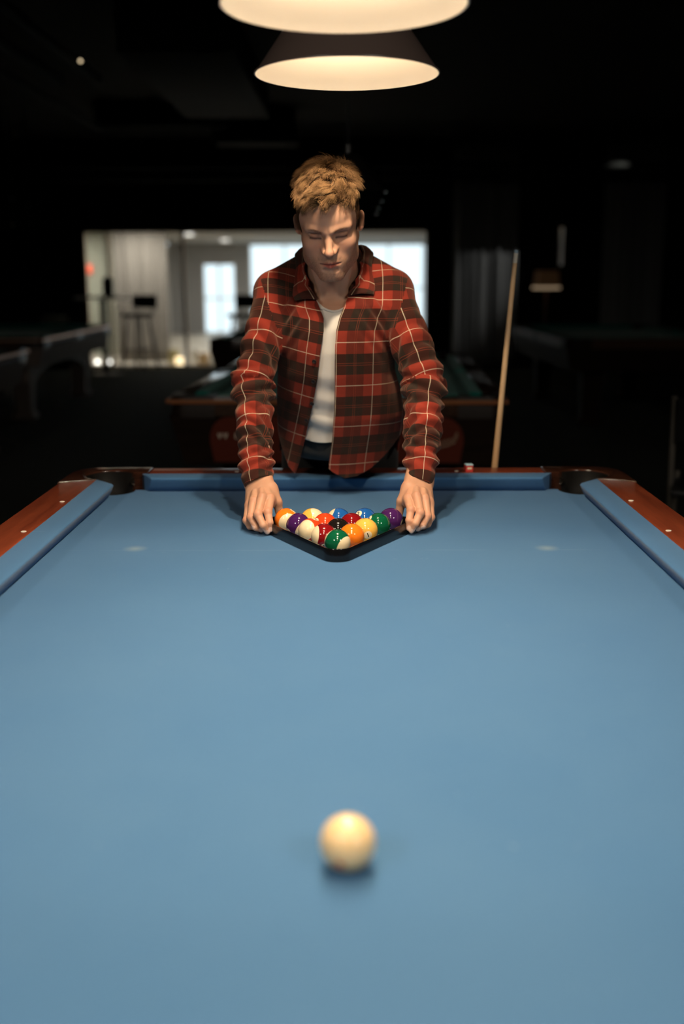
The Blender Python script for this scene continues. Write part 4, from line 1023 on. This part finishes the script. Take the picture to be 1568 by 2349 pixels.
person = thing('person', 'man in an open red and black plaid shirt leaning over the table, setting the rack', 'person', (-0.03, 0.33, 0.0))
def pl(V): return V-A_([-0.03, 0.33, 0.0])
def np_obj(name, V, F, m, parent, uv=None, off=True):
    me = bpy.data.meshes.new(name); V = pl(V) if off else V; F = A_(F)
    me.vertices.add(len(V)); me.vertices.foreach_set('co', V.astype(np.float32).ravel())
    k = F.shape[1]; me.loops.add(F.size); me.loops.foreach_set('vertex_index', F.ravel().astype(np.int32))
    me.polygons.add(len(F)); me.polygons.foreach_set('loop_start', (np.arange(len(F))*k).astype(np.int32))
    me.update(calc_edges=True); me.validate()
    if uv is not None:
        l = me.uv_layers.new(name='cloth'); l.data.foreach_set('uv', uv.astype(np.float32).ravel())
    return add_obj(name, me, m, parent)
# body: head, neck, chest, trunk, legs, forearms and hands in one mesh
pieces = []
V, F = surf_net(upper_f, (-0.25, -0.40, 1.20), (0.20, 0.12, 1.66), 0.0021)
pieces.append((V, F, head_paint(V)))
for s in 'LR':
    x = ARM[s][2][0]; V, F = surf_net(lambda P: hand_f(P, s), (x-0.09, -0.54, 0.755), (x+0.09, -0.22, 1.0), 0.0013)
    C = np.tile(SKIN*A_([1.0, 0.97, 0.95]), (len(V), 1)); H = HAND[s]
    for k in H:
        if k[1] in 'PM' and k[0] != 't':
            q = np.linalg.norm(V-A_(H[k])-A_([0, -.006, .004]), axis=1); C = lerp(C, (0.50, 0.20, 0.125), 0.55*np.exp(-(q/0.008)**2))
        if k[1] == 'T': q = np.linalg.norm(V-A_(H[k]), axis=1); C = lerp(C, (0.55, 0.22, 0.14), 0.5*np.exp(-(q/0.010)**2))
    nm = nail_mask(V, s); C = lerp(C, (0.36, 0.15, 0.10), 0.6*np.clip(nm*4*(1-nm), 0, 1)); C = lerp(C, (0.74, 0.50, 0.40), 0.9*nm)
    pieces.append((V, F, C))
def lower_f(P):
    d = torso_f(P, 0.028, 1.30)
    d = smax(d, 0.93-P[:, 2], 0.03)
    d = smin(d, ell(P, (-0.02, 0.27, 0.92), (0.150, 0.105, 0.12)), 0.05)
    for s in (-1, 1):
        d = smin(d, cap(P, (-0.02+s*0.085, 0.29, 0.88), (-0.02+s*0.105, 0.31, 0.50), 0.082, 0.055), 0.04)
        d = smin(d, cap(P, (-0.02+s*0.105, 0.31, 0.50), (-0.02+s*0.115, 0.40, 0.09), 0.055, 0.036), 0.03)
        d = smin(d, cap(P, (-0.02+s*0.115, 0.42, 0.045), (-0.02+s*0.135, 0.26, 0.035), 0.036, 0.026), 0.02)
        a, b, c = ARM['L' if s < 0 else 'R']
        d = smin(d, cap(P, a, b, 0.038, 0.030), 0.02); d = smin(d, cap(P, b, c, 0.028, 0.018), 0.01)
    return d
V, F = surf_net(lower_f, (-0.35, -0.40, -0.01), (0.32, 0.50, 1.36), 0.009, 10)
pieces.append((V, F, np.tile(SKIN, (len(V), 1))))
o = 0; VV = []; FF = []; CC = []
for V, F, C in pieces: VV.append(V); FF.append(F+o); CC.append(C); o += len(V)
body = np_obj('body', np.concatenate(VV), np.concatenate(FF), M['skin'], person); set_color(body.data, np.concatenate(CC))

# ---------------------------------------------------------------- hair: cap plus tapered strands
M['hair'] = mat('hair', (0.20, 0.095, 0.035), 0.5, spec=0.25); t = NT(M['hair'])
va = t.n('ShaderNodeVertexColor', _layer_name='tone'); t.base(va.outputs['Color'])
def skull_f(P): return head_f(P)
rs = np.random.RandomState(11)
# sample scalp points
NS = 150000; dirs = rs.normal(size=(NS, 3)); dirs /= np.linalg.norm(dirs, axis=1)[:, None]
pts = A_([0, 0.012, 0.045])+dirs*A_([0.0735, 0.094, 0.081])*1.02
for _ in range(4):
    Pw = HC0+pts@HR.T; d = head_f(Pw); g = grad(head_f, Pw); Pw = Pw-g*d[:, None]; pts = to_head(Pw)
msk = hair_mask(pts); keep = rs.rand(NS) < msk*np.where(pts[:, 2] > 0.05, 1.0, 0.75); keep &= (np.abs(pts[:, 0]) < 0.078)
# carve-outs: skip the ears
keep &= ~((np.abs(pts[:, 0]) > 0.070) & (pts[:, 2] < 0.028))
roots = pts[keep][:44000]; gn = grad(head_f, HC0+roots@HR.T)@HR
zz, yy, xx = roots[:, 2], roots[:, 1], roots[:, 0]
top = np.clip((zz-0.066)/0.030, 0, 1)*np.clip(1-np.clip(np.abs(xx)-0.056, 0, 1)/0.012, 0, 1)
def norm(v): return v/np.maximum(np.linalg.norm(v, axis=1), 1e-9)[:, None]
ctr = A_([0.012, 0.045, 0.0]); rad = norm(roots*A_([1, 1, 0])-ctr+1e-6)
Ls = 0.009+top*(0.038+0.006*np.clip(-yy/0.09, -0.3, 1)-0.010*np.clip((np.abs(xx)-0.035)/0.03, 0, 1)+0.004*np.clip(xx/0.06, -1, 1))*1.0
frt = np.clip((-yy-0.045)/0.025, 0, 1)[:, None]*top[:, None]
Ls *= 0.75+0.5*rs.rand(len(Ls))
def norm(v): return v/np.maximum(np.linalg.norm(v, axis=1), 1e-9)[:, None]
jx = roots+0.004*np.sin(roots[:, [1, 2, 0]]*310)
cl = (np.floor(jx[:, 0]/0.012)*7.13+np.floor(jx[:, 1]/0.012)*3.71+np.floor(jx[:, 2]/0.014)*5.3)
ck = np.stack([np.sin(cl*12.9898), np.sin(cl*78.233), np.sin(cl*39.425)], 1)
swl = np.stack([-0.5+1.0*np.sin(roots[:, 1]*55+1.0), -0.5+0.6*np.sin(roots[:, 0]*60), 0*zz], 1)
side = np.stack([0.10*np.sign(xx), -0.25+0*xx, -1.0+0*xx], 1)
T1_ = top[:, None]
fl = rad*0.9+swl*0.45+ck*0.55
fl = fl-gn*np.sum(fl*gn, 1)[:, None]
d0 = norm(gn*(0.28+(0.80-8*np.clip(np.abs(xx)-0.035, 0, 0.04)[:, None])*T1_)+A_([0.05, 0.15, 0.75])*frt+fl*0.50*T1_+side*(1-T1_)*0.9+rs.normal(size=gn.shape)*0.07)
d1 = norm(gn*(-0.05*T1_)+A_([-0.15, 0.25, 0.65])*frt+fl*0.95*T1_+side*(1-T1_)*0.8+rs.normal(size=gn.shape)*0.13)
SEG = 5; n = len(roots); ring = []
axs = []
p0 = roots-gn*0.001; P = p0.copy(); path = [P.copy()]
for k in range(SEG):
    tt = (k+0.5)/SEG; dk = norm(d0*(1-tt)+d1*tt); P = P+dk*(Ls/SEG)[:, None]; path.append(P.copy())
path = np.stack(path, 1)
# strands of one tuft lean together towards their tips
uq, inv = np.unique(np.round(cl, 3), return_inverse=True); cntc = np.bincount(inv)
mean = np.stack([np.stack([np.bincount(inv, path[:, k, c])/cntc for c in range(3)], 1) for k in range(SEG+1)], 1)[inv]
wgt = (np.linspace(0, 1, SEG+1)**1.4*0.34)[None, :, None]*top[:, None, None]; path = path*(1-wgt)+mean*wgt
curl = np.sin(np.linspace(0, 1, SEG+1)*3.2)[None, :, None]*(0.0035*top)[:, None, None]*ck[:, None, :]; path = path+curl
w0 = np.where(top > 0.2, 0.00038, 0.00032)
sidev = norm(np.cross(d0, rs.normal(size=d0.shape))); sv2 = norm(np.cross(d0, sidev))
Vh = []; 
for k in range(SEG+1):
    w = (w0*(1-0.75*(k/SEG)**2))[:, None]
    for a in (0, 120, 240): Vh.append(path[:, k]+(sidev*math.cos(R(a))+sv2*math.sin(R(a)))*w)
Vh = np.stack(Vh, 1)  # n, (SEG+1)*3, 3
m3 = (SEG+1)*3; base = np.arange(n)[:, None]*m3; Fh = []
for k in range(SEG):
    for a in range(3):
        Fh.append(np.concatenate([base+k*3+a, base+k*3+(a+1) % 3, base+(k+1)*3+(a+1) % 3, base+(k+1)*3+a], 1))
Fh = np.concatenate(Fh); Vw = HC0+Vh.reshape(-1, 3)@HR.T
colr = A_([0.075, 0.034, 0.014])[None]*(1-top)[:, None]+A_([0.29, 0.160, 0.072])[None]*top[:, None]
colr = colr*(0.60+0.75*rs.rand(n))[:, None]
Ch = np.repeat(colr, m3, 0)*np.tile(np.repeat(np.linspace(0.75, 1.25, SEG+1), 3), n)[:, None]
# under-cap that fills the gaps between strands
def cap_f(P):
    p = to_head(P); hm = hair_mask(p)
    tp = np.clip((p[:, 2]-0.066)/0.030, 0, 1)*np.clip(1-np.clip(np.abs(p[:, 0])-0.056, 0, 1)/0.012, 0, 1)
    return head_f(P)-(0.0008+(0.007*tp+0.001*tp*fnoise(p, 140, 5))*np.clip((p[:, 1]+0.078)/0.045, 0, 1))
Vc, Fc = surf_net(lambda P: ell((P-HC0)@HR, (0, 0.010, 0.048), (0.083, 0.104, 0.094)), HC0-0.16, HC0+0.17, 0.004)
pc = to_head(Vc)
for _ in range(5):
    d = cap_f(Vc); g = grad(cap_f, Vc, 0.002); Vc = Vc-g*np.clip(d, -0.02, 0.02)[:, None]*0.8
pc = to_head(Vc); gm = 0.5-hair_mask(pc); gm = np.maximum(gm, np.where((np.abs(pc[:, 0]) > 0.070) & (pc[:, 2] < 0.030), 1, -1)); gm = np.maximum(gm, -pc[:, 2]-0.03)
Vc, Tc = clip_mesh(Vc, tris(Fc), gm)
Tc4 = np.concatenate([Tc, Tc[:, 2:3]], 1)
hair_me = bpy.data.meshes.new('hair'); allV = np.concatenate([Vw, Vc]); F1 = [tuple(f) for f in Fh]+[tuple(f+len(Vw)) for f in Tc]
hair_me.from_pydata(pl(allV).tolist(), [], F1); hair_me.update()
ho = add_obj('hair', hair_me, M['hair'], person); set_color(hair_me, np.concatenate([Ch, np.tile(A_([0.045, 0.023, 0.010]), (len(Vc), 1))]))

# ---------------------------------------------------------------- clothes
def plaid_mat():
    m = mat('flannel_plaid', (0.3, 0.03, 0.02), rough=0.9, spec=0.15, sheen=0.25, sheen_rough=0.5); t = NT(m)
    t.b.inputs['Sheen Tint'].default_value = (1.0, 0.55, 0.4, 1)
    uv = t.n('ShaderNodeUVMap', _uv_map='cloth'); sp = t.n('ShaderNodeSeparateXYZ'); t.l(uv.outputs[0], sp.inputs[0])
    def fr(s, per, off): return t.math('FRACT', t.math('ADD', t.math('DIVIDE', s, per), off))
    def band(p, lo, hi): return t.math('MULTIPLY', t.math('GREATER_THAN', p, lo), t.math('LESS_THAN', p, hi))
    pu = fr(sp.outputs[0], 0.110, 10.0); pv = fr(sp.outputs[1], 0.118, 10.0)
    ru, rv = band(pu, 0.0, 0.52), band(pv, 0.0, 0.52)
    s = t.math('ADD', ru, rv)
    twill = t.math('FRACT', t.math('MULTIPLY', t.math('ADD', sp.outputs[0], sp.outputs[1]), 380.0))
    black, mid, mid2, red = (0.019, 0.016, 0.011), (0.046, 0.014, 0.009), (0.150, 0.021, 0.012), (0.32, 0.036, 0.019)
    c = t.mix(ru, black, mid); c = t.mix(rv, c, mid2)
    c = t.mix(t.math('GREATER_THAN', s, 1.5), c, red)
    nz = t.noise(uv.outputs[0], 60, 5, 0.7); c = t.mix(t.math('MULTIPLY', nz, 0.30), c, (0.05, 0.012, 0.008))
    c = t.mix(t.math('MULTIPLY', twill, 0.28), c, (0.0, 0.0, 0.0))
    def line(p, at, w): return t.math('LESS_THAN', t.math('ABSOLUTE', t.math('SUBTRACT', p, at)), w)
    for p, per in ((pu, .11), (pv, .118)):
        for at in (0.735, 0.785): c = t.mix(t.math('MULTIPLY', line(p, at, 0.0048), 0.40), c, (0.40, 0.07, 0.03))
    wob = t.math('GREATER_THAN', twill, 0.25)
    for p in (pu, pv): c = t.mix(t.math('MULTIPLY', t.math('MULTIPLY', line(p, 0.26, 0.0082), wob), 0.78), c, (0.78, 0.66, 0.46))
    t.base(c); v = t.coords(); t.bump(t.noise(v, 650, 3, 0.7), 0.35, 0.0012); return m
M['plaid'] = plaid_mat()
M['tee'] = mat('white_cotton', (0.72, 0.66, 0.58), 0.9, sheen=0.15)
_t = NT(M['tee']); _v = _t.coords(); _t.bump(_t.noise(_v, 500, 2), 0.2, 0.001)
M['trouser'] = mat('black_denim', (0.012, 0.012, 0.011), 0.85, sheen=0.2); M['button'] = mat('dark_button', (0.02, 0.012, 0.008), 0.3); M['shoe'] = mat('black_leather', (0.01, 0.01, 0.01), 0.35)

SR = {'L': (0.050, 0.0485, 0.0365), 'R': (0.050, 0.0500, 0.0365)}
def shirt_f(P):
    tor = smin(torso_f(P, 0.0), shoulders_f(P, 0.004), 0.05)
    d = tor
    for s in 'LR': d = smin(d, arm_f(P, s, *SR[s], 0.03), 0.022)
    return d
def arm_param(P, s):
    a, b, c = [A_(v) for v in ARM[s]]; l1 = np.linalg.norm(b-a); l2 = np.linalg.norm(c-b)
    t1 = np.clip(((P-a)@(b-a))/l1**2, -0.4, 1); t2 = np.clip(((P-b)@(c-b))/l2**2, 0, 1.6)
    q1 = a+t1[:, None]*(b-a); q2 = b+t2[:, None]*(c-b); d1 = np.linalg.norm(P-q1, axis=1); d2 = np.linalg.norm(P-q2, axis=1)
    use2 = d2 < d1; sl = np.where(use2, l1+t2*l2, t1*l1); q = np.where(use2[:, None], q2, q1)
    # blend around the elbow keeps the pattern smooth
    ax = norm(np.where(use2[:, None], (c-b)/l2, (b-a)/l1)+0*P); r = P-q; r = r-ax*np.sum(r*ax, 1)[:, None]
    fw = A_([0, -1.0, 0.0])-ax*(ax@A_([0, -1.0, 0.0]))[:, None]; fw = norm(fw); sd = np.cross(ax, fw)
    th = np.arctan2(np.sum(r*sd, 1), np.sum(r*fw, 1)); return sl, th, np.minimum(d1, d2)
V, F = surf_net(shirt_f, (-0.36, -0.46, 0.76), (0.33, 0.46, 1.46), 0.0042, 12)
T = tris(F)
# folds
N = vnormals(V, T); disp = np.zeros(len(V))
dt = torso_f(V); dA = {s: arm_f(V, s, *SR[s], 0.03) for s in 'LR'}
for s, ph in (('L', 0.7), ('R', 2.1)):
    sl, th, _ = arm_param(V, s); w = np.clip(1-np.abs(dA[s])/0.012, 0, 1)*np.clip((sl-0.02)/0.04, 0, 1)
    sg = 1 if s == 'R' else -1
    n1 = fnoise(V, 28, 3+int(ph*3)); 
    def fold(c, width, amp, lam, slant, sharp=1.6):
        e = np.exp(-((sl-c)/width)**2); q = (sl+slant*np.sin(th+ph)*0.05+0.010*n1)/lam*2*np.pi+ph
        r = 2*(0.5+0.5*np.cos(q))**0.8-1; return amp*e*r
    disp += w*(fold(0.155, 0.060, 0.0062, 0.052, 0.9)+fold(0.285, 0.075, 0.0078, 0.046, -0.6)+fold(0.40, 0.06, 0.0060, 0.040, 0.8)+fold(0.475, 0.045, 0.0058, 0.034, -0.5)+0.0022*n1)
    disp += w*0.0035*np.clip((sl-0.44)/0.05, 0, 1)*np.clip((0.512-sl)/0.01, 0, 1)     # fullness gathered above the cuff
wt = np.clip(1-np.abs(dt)/0.012, 0, 1)
xc, a_, yf_, yb_ = torso_sec(V[:, 2]); front = V[:, 1] < (yf_+yb_)/2
hang = np.clip((1.24-V[:, 2])/0.30, 0, 1)
disp += wt*hang*(0.0065*np.sin(V[:, 0]*42+3*V[:, 2]+0.8*fnoise(V, 9, 2)))*np.where(front, 1, 0.6)
disp += wt*0.0022*fnoise(V, 26, 8)
# drag lines from the shoulders to the armholes
for cx_, sg in ((-0.150, -1), (0.092, 1)):
    q = np.sqrt(((V[:, 0]-cx_)/0.05)**2+((V[:, 2]-1.25)/0.07)**2); disp += wt*front*0.0045*np.exp(-q**2)*np.sin((V[:, 2]*0.8+sg*V[:, 0]*1.1)*2*np.pi/0.038)
# placket strips
OPN = A_([(0.78, -.148, -.052), (.817, -.142, -.050), (.856, -.129, -.047), (.934, -.109, -.037), (1.01, -.090, -.031), (1.094, -.073, -.0275), (1.173, -.063, -.027), (1.218, -.055, -.024), (1.250, -.055, -.016), (1.283, -.068, -0.002), (1.32, -.088, .012), (1.36, -.098, .022), (1.45, -.10, .04)])
def open_x(z): return np.interp(z, OPN[:, 0], OPN[:, 1]), np.interp(z, OPN[:, 0], OPN[:, 2])
xl, xr = open_x(V[:, 2])
e1 = np.where(front & (V[:, 0] > xr), V[:, 0]-xr, 1); e2 = np.where(front & (V[:, 0] < xl), xl-V[:, 0], 1); ed = np.minimum(e1, e2)
disp += 0.0022*np.clip((0.029-ed)/0.0015, 0, 1)*np.clip((1.27-V[:, 2])/0.02, 0, 1)
V = V+N*disp[:, None]
# cuts: opening, neck hole, hem, cuffs
def hem(x, fr):
    hx = [-.26, -.205, -.195, -.180, -.160, -.145, -.125, -.105, -.075, -.060, -.035, -.005, .03, .07, .11, .145, .165, .21]
    hz = [.945, .945, .935, .885, .835, .820, .818, .822, .836, .850, .828, .812, .815, .835, .872, .915, .945, .965]
    return np.where(fr, np.interp(x, hx, hz), 0.85)
gop = np.where(front, np.minimum(V[:, 0]-xl, xr-V[:, 0]), -1.0)
gop = np.where((~front) & (V[:, 1] > -0.02), -1.0, gop)
V1, T1 = clip_mesh(V, T, gop)
nk_a, nk_b = from_head((0, 0.03, -0.06)), A_([-0.032, -0.045, 1.335])
V1, T1 = clip_mesh(V1, T1, -cap(V1, nk_a, A_([-0.032, -0.050, 1.35]), 0.070, 0.070))
_, _, yf_, yb_ = torso_sec(V1[:, 2]); fr1 = V1[:, 1] < (yf_+yb_)/2
armd = np.minimum(arm_f(V1, 'L', *SR['L']), arm_f(V1, 'R', *SR['R']))
V1, T1 = clip_mesh(V1, T1, np.where((armd < 0.012) & (torso_f(V1) > 0.02), -1.0, hem(V1[:, 0], fr1)-V1[:, 2]))
for s in 'LR':
    b, c = A_(ARM[s][1]), A_(ARM[s][2]); ax = (c-b)/np.linalg.norm(c-b); pt = c+ax*0.014
    sg = 1 if s == 'R' else -1
    tilt = norm((ax+A_([-0.28*sg, 0, 0]))[None])[0]
    near = np.linalg.norm(V1-c, axis=1) < 0.09
    V1, T1 = clip_mesh(V1, T1, np.where(near, (V1-pt)@tilt, -1.0))
def shirt_uv(V, T):
    cen = V[T].mean(1); da = {s: arm_f(cen, s, *SR[s]) for s in 'LR'}; tor = smin(torso_f(cen), shoulders_f(cen, 0.004), 0.02)-0.004
    sl = {}; uvs = {}
    for s, u0, v0 in (('L', 0.010, 0.020), ('R', 0.034, 0.012)):
        a, th, _ = arm_param(V, s)
        # unwrap the angle per triangle to avoid a seam smear
        tht = th[T]; ref = tht[:, :1]; tht = ref+np.mod(tht-ref+np.pi, 2*np.pi)-np.pi
        uvs[s] = np.stack([tht*0.047+u0, a[T]+v0], -1)
    xl, xr = open_x(np.clip(V[:, 2], .80, 1.28)); mid = (xl+xr)/2
    _, _, yf_, yb_ = torso_sec(V[:, 2])
    right = V[:, 0] > mid
    # arc length down the front: steeper where the cloth slopes
    s_ = -(V[:, 2]*1.05)-0.62*np.clip(V[:, 1]+0.17, 0, 1)*np.clip((V[:, 2]-1.20)/0.14, 0, 1)
    rt = cen[:, 0] > np.interp(cen[:, 2], OPN[:, 0], (OPN[:, 1]+OPN[:, 2])/2)
    uR = (V[:, 0]-xr)+0.3*np.clip(V[:, 1]-yf_, 0, .3)*0.3; uL = (xl-V[:, 0])+0.3*np.clip(V[:, 1]-yf_, 0, .3)*0.3
    uT = np.where(rt[:, None], (uR[T]-0.003)*1.13, (uL[T]-0.037)*1.13)+0.110*0.26
    vT = s_[T]+np.where(rt[:, None], 0, 0.22*uL[T]-0.036)
    uvT = np.stack([uT, vT+VOFF], -1)
    hi = cen[:, 2] > 1.225
    hole = {'L': (cen[:, 0]+0.178)*-0.94+(cen[:, 2]-1.23)*-0.34 > 0, 'R': (cen[:, 0]-0.128)*0.963+(cen[:, 2]-1.23)*-0.27 > 0}
    isA = {s: np.where(hi, hole[s], (da[s] < tor) & (da[s] < 0.03)) for s in 'LR'}
    uv = np.where(isA['L'][:, None, None], uvs['L'], np.where(isA['R'][:, None, None], uvs['R'], uvT))
    return uv.reshape(-1, 2)
VOFF = 2.0*0.106*10+0.0
# a white line sits on z=1.19 of the right panel
VOFF = (0.26*0.118+1.19*1.05)
shirt = np_obj('plaid_shirt', V1, T1, M['plaid'], person, uv=shirt_uv(V1, T1))
md = shirt.modifiers.new('thick', 'SOLIDIFY'); md.thickness = 0.0022; md.offset = -1
# collar leaves and stand, pressed on to the shirt and neck
def proj(P, f, off, it=6):
    for _ in range(it):
        d = f(P)-off; P = P-grad(f, P)*d[:, None]
    return P
def col_f(P): return np.minimum(smin(torso_f(P, 0.0), shoulders_f(P, 0.004), 0.03), cap(P, nk_a, A_([-0.032, -0.050, 1.33]), 0.066, 0.069))
def leaf(poly, nu=14, nv=26):
    """poly: list of (inner point, outer point) stations from the back of the neck to the tip"""
    I = A_([p[0] for p in poly], float); O = A_([p[1] for p in poly], float)
    tt = np.linspace(0, len(poly)-1, nv); I2 = np.stack([np.interp(tt, range(len(poly)), I[:, k]) for k in range(3)], 1); O2 = np.stack([np.interp(tt, range(len(poly)), O[:, k]) for k in range(3)], 1)
    G = np.stack([I2+(O2-I2)*w for w in np.linspace(0, 1, nu)], 1)   # nv, nu, 3
    offs = np.tile(0.0065+0.0045*np.sin(np.linspace(0, 1, nu)*np.pi)*1.0, nv)
    Pn = proj(G.reshape(-1, 3), col_f, 0.0); Pn = Pn+grad(col_f, Pn)*offs[:, None]
    Fq = [(i*nu+j, i*nu+j+1, (i+1)*nu+j+1, (i+1)*nu+j) for i in range(nv-1) for j in range(nu-1)]
    uv = A_([(0.02+j/(nu-1)*0.055, 0.03+i/(nv-1)*0.17) for i in range(nv) for j in range(nu)]); Fq = A_(Fq)
    return Pn, Fq, uv[Fq].reshape(-1, 2)
# stations: from behind the neck, over the shoulder, down to the point
LR_ = [((-0.030, 0.045, 1.430), (-0.030, 0.085, 1.395)), ((0.032, 0.020, 1.440), (0.048, 0.045, 1.412)), ((0.047, -0.045, 1.415), (0.068, -0.035, 1.393)), ((0.040, -0.100, 1.375), (0.074, -0.100, 1.345)), ((0.026, -0.140, 1.335), (0.075, -0.145, 1.322)), ((0.004, -0.170, 1.300), (0.074, -0.165, 1.316))]
LL_ = [((-0.030, 0.045, 1.430), (-0.030, 0.085, 1.395)), ((-0.094, 0.020, 1.440), (-0.110, 0.045, 1.412)), ((-0.112, -0.045, 1.415), (-0.130, -0.035, 1.393)), ((-0.110, -0.100, 1.375), (-0.134, -0.100, 1.345)), ((-0.097, -0.140, 1.335), (-0.132, -0.150, 1.300)), ((-0.070, -0.175, 1.288), (-0.128, -0.172, 1.292))]
for st in (LR_, LL_):
    P, Fq, uv = leaf(st); c = np_obj('collar', P, Fq, M['plaid'], shirt, uv=uv, off=False)
    c.data.transform(Matrix.Translation((0.03, -0.33, 0.0))); m_ = c.modifiers.new('thick', 'SOLIDIFY'); m_.thickness = 0.0025; m_.offset = 0
for z in (1.142, 1.083, 1.005, 0.925):
    x = float(np.interp(z, OPN[:, 0], OPN[:, 1]))-0.013
    P = A_([[x, -0.20, z]]); P = proj(P, shirt_f, 0.0); g = grad(shirt_f, P)[0]; c = P[0]+g*0.0045
    bm = bmesh.new(); lathe(bm, [(0, 0.0015), (0.0035, 0.0015), (0.0045, 0.0022), (0.0056, 0.0014), (0.0056, 0), (0, 0)], 18); bmesh.ops.recalc_face_normals(bm, faces=bm.faces[:])
    b = from_bm('button', bm, M['button'], shirt, True, 40); b.rotation_mode = 'QUATERNION'; b.rotation_quaternion = Vector((0, 0, 1)).rotation_difference(Vector(g)); b.location = pl(c[None])[0]

# T-shirt
def tee_f(P):
    d = torso_f(P, 0.0125, 1.335); return smin(d, shoulders_f(P, -0.004), 0.03)
V, F = surf_net(tee_f, (-0.26, -0.24, 0.88), (0.20, 0.40, 1.46), 0.006, 10); T = tris(F); N = vnormals(V, T)
low = np.clip((1.12-V[:, 2])/0.15, 0, 1)
V = V+N*(low*0.004*np.sin(V[:, 2]*95+V[:, 0]*40+1.5*fnoise(V, 14, 4))+0.0015*fnoise(V, 30, 6)+low*0.003*np.sin(V[:, 0]*70))[:, None]
fr_ = V[:, 1] < -0.06
V1, T1 = clip_mesh(V, T, np.where(fr_, V[:, 2]-(1.269+13*(V[:, 0]+0.030)**2), V[:, 2]-1.40))
V1, T1 = clip_mesh(V1, T1, (0.924+0.010*np.sin(V1[:, 0]*25))-V1[:, 2])
tee = np_obj('t_shirt', V1, T1, M['tee'], person); md = tee.modifiers.new('thick', 'SOLIDIFY'); md.thickness = 0.002; md.offset = -1
xs = np.linspace(-0.080, 0.016, 40); P = A_([(x, -0.19, 1.269+13*(x+0.030)**2) for x in xs]); P = proj(P, tee_f, 0.0008)
nb_ = tubeo('neck_band', [tuple(v) for v in pl(P)], 0.0032, M['tee'], tee, 8)

# trousers and shoes
def trouser_f(P):
    d = smax(smax(torso_f(P, 0.019, 1.3), P[:, 2]-0.955, 0.01), 0.85-P[:, 2], 0.05)
    d = smin(d, ell(P, (-0.02, 0.275, 0.90), (0.168, 0.115, 0.14)), 0.05)
    for s in (-1, 1):
        d = smin(d, cap(P, (-0.02+s*0.085, 0.29, 0.86), (-0.02+s*0.105, 0.31, 0.50), 0.094, 0.070), 0.03)
        d = smin(d, cap(P, (-0.02+s*0.105, 0.31, 0.50), (-0.02+s*0.115, 0.40, 0.09), 0.070, 0.058), 0.03)
    return smax(d, P[:, 2]-0.955, 0.008)
V, F = surf_net(trouser_f, (-0.28, -0.20, 0.04), (0.24, 0.55, 1.0), 0.008, 10); T = tris(F); N = vnormals(V, T)
V = V+N*(0.003*fnoise(V, 22, 9))[:, None]
V1, T1 = clip_mesh(V, T, 0.055-V[:, 2])
np_obj('trousers', V1, T1, M['trouser'], person)
for s in (-1, 1):
    def shoe_f(P):
        d = smin(cap(P, (-0.02+s*0.115, 0.425, 0.050), (-0.02+s*0.140, 0.235, 0.034), 0.046, 0.036), cap(P, (-0.02+s*0.115, 0.42, 0.05), (-0.02+s*0.115, 0.41, 0.11), 0.044, 0.046), 0.03)
        return smax(d, 0.0005-P[:, 2], 0.004)
    V, F = surf_net(shoe_f, (-0.02+s*0.13-0.09, 0.17, -0.01), (-0.02+s*0.13+0.09, 0.50, 0.17), 0.006, 8)
    np_obj('shoe', V, F, M['shoe'], person)
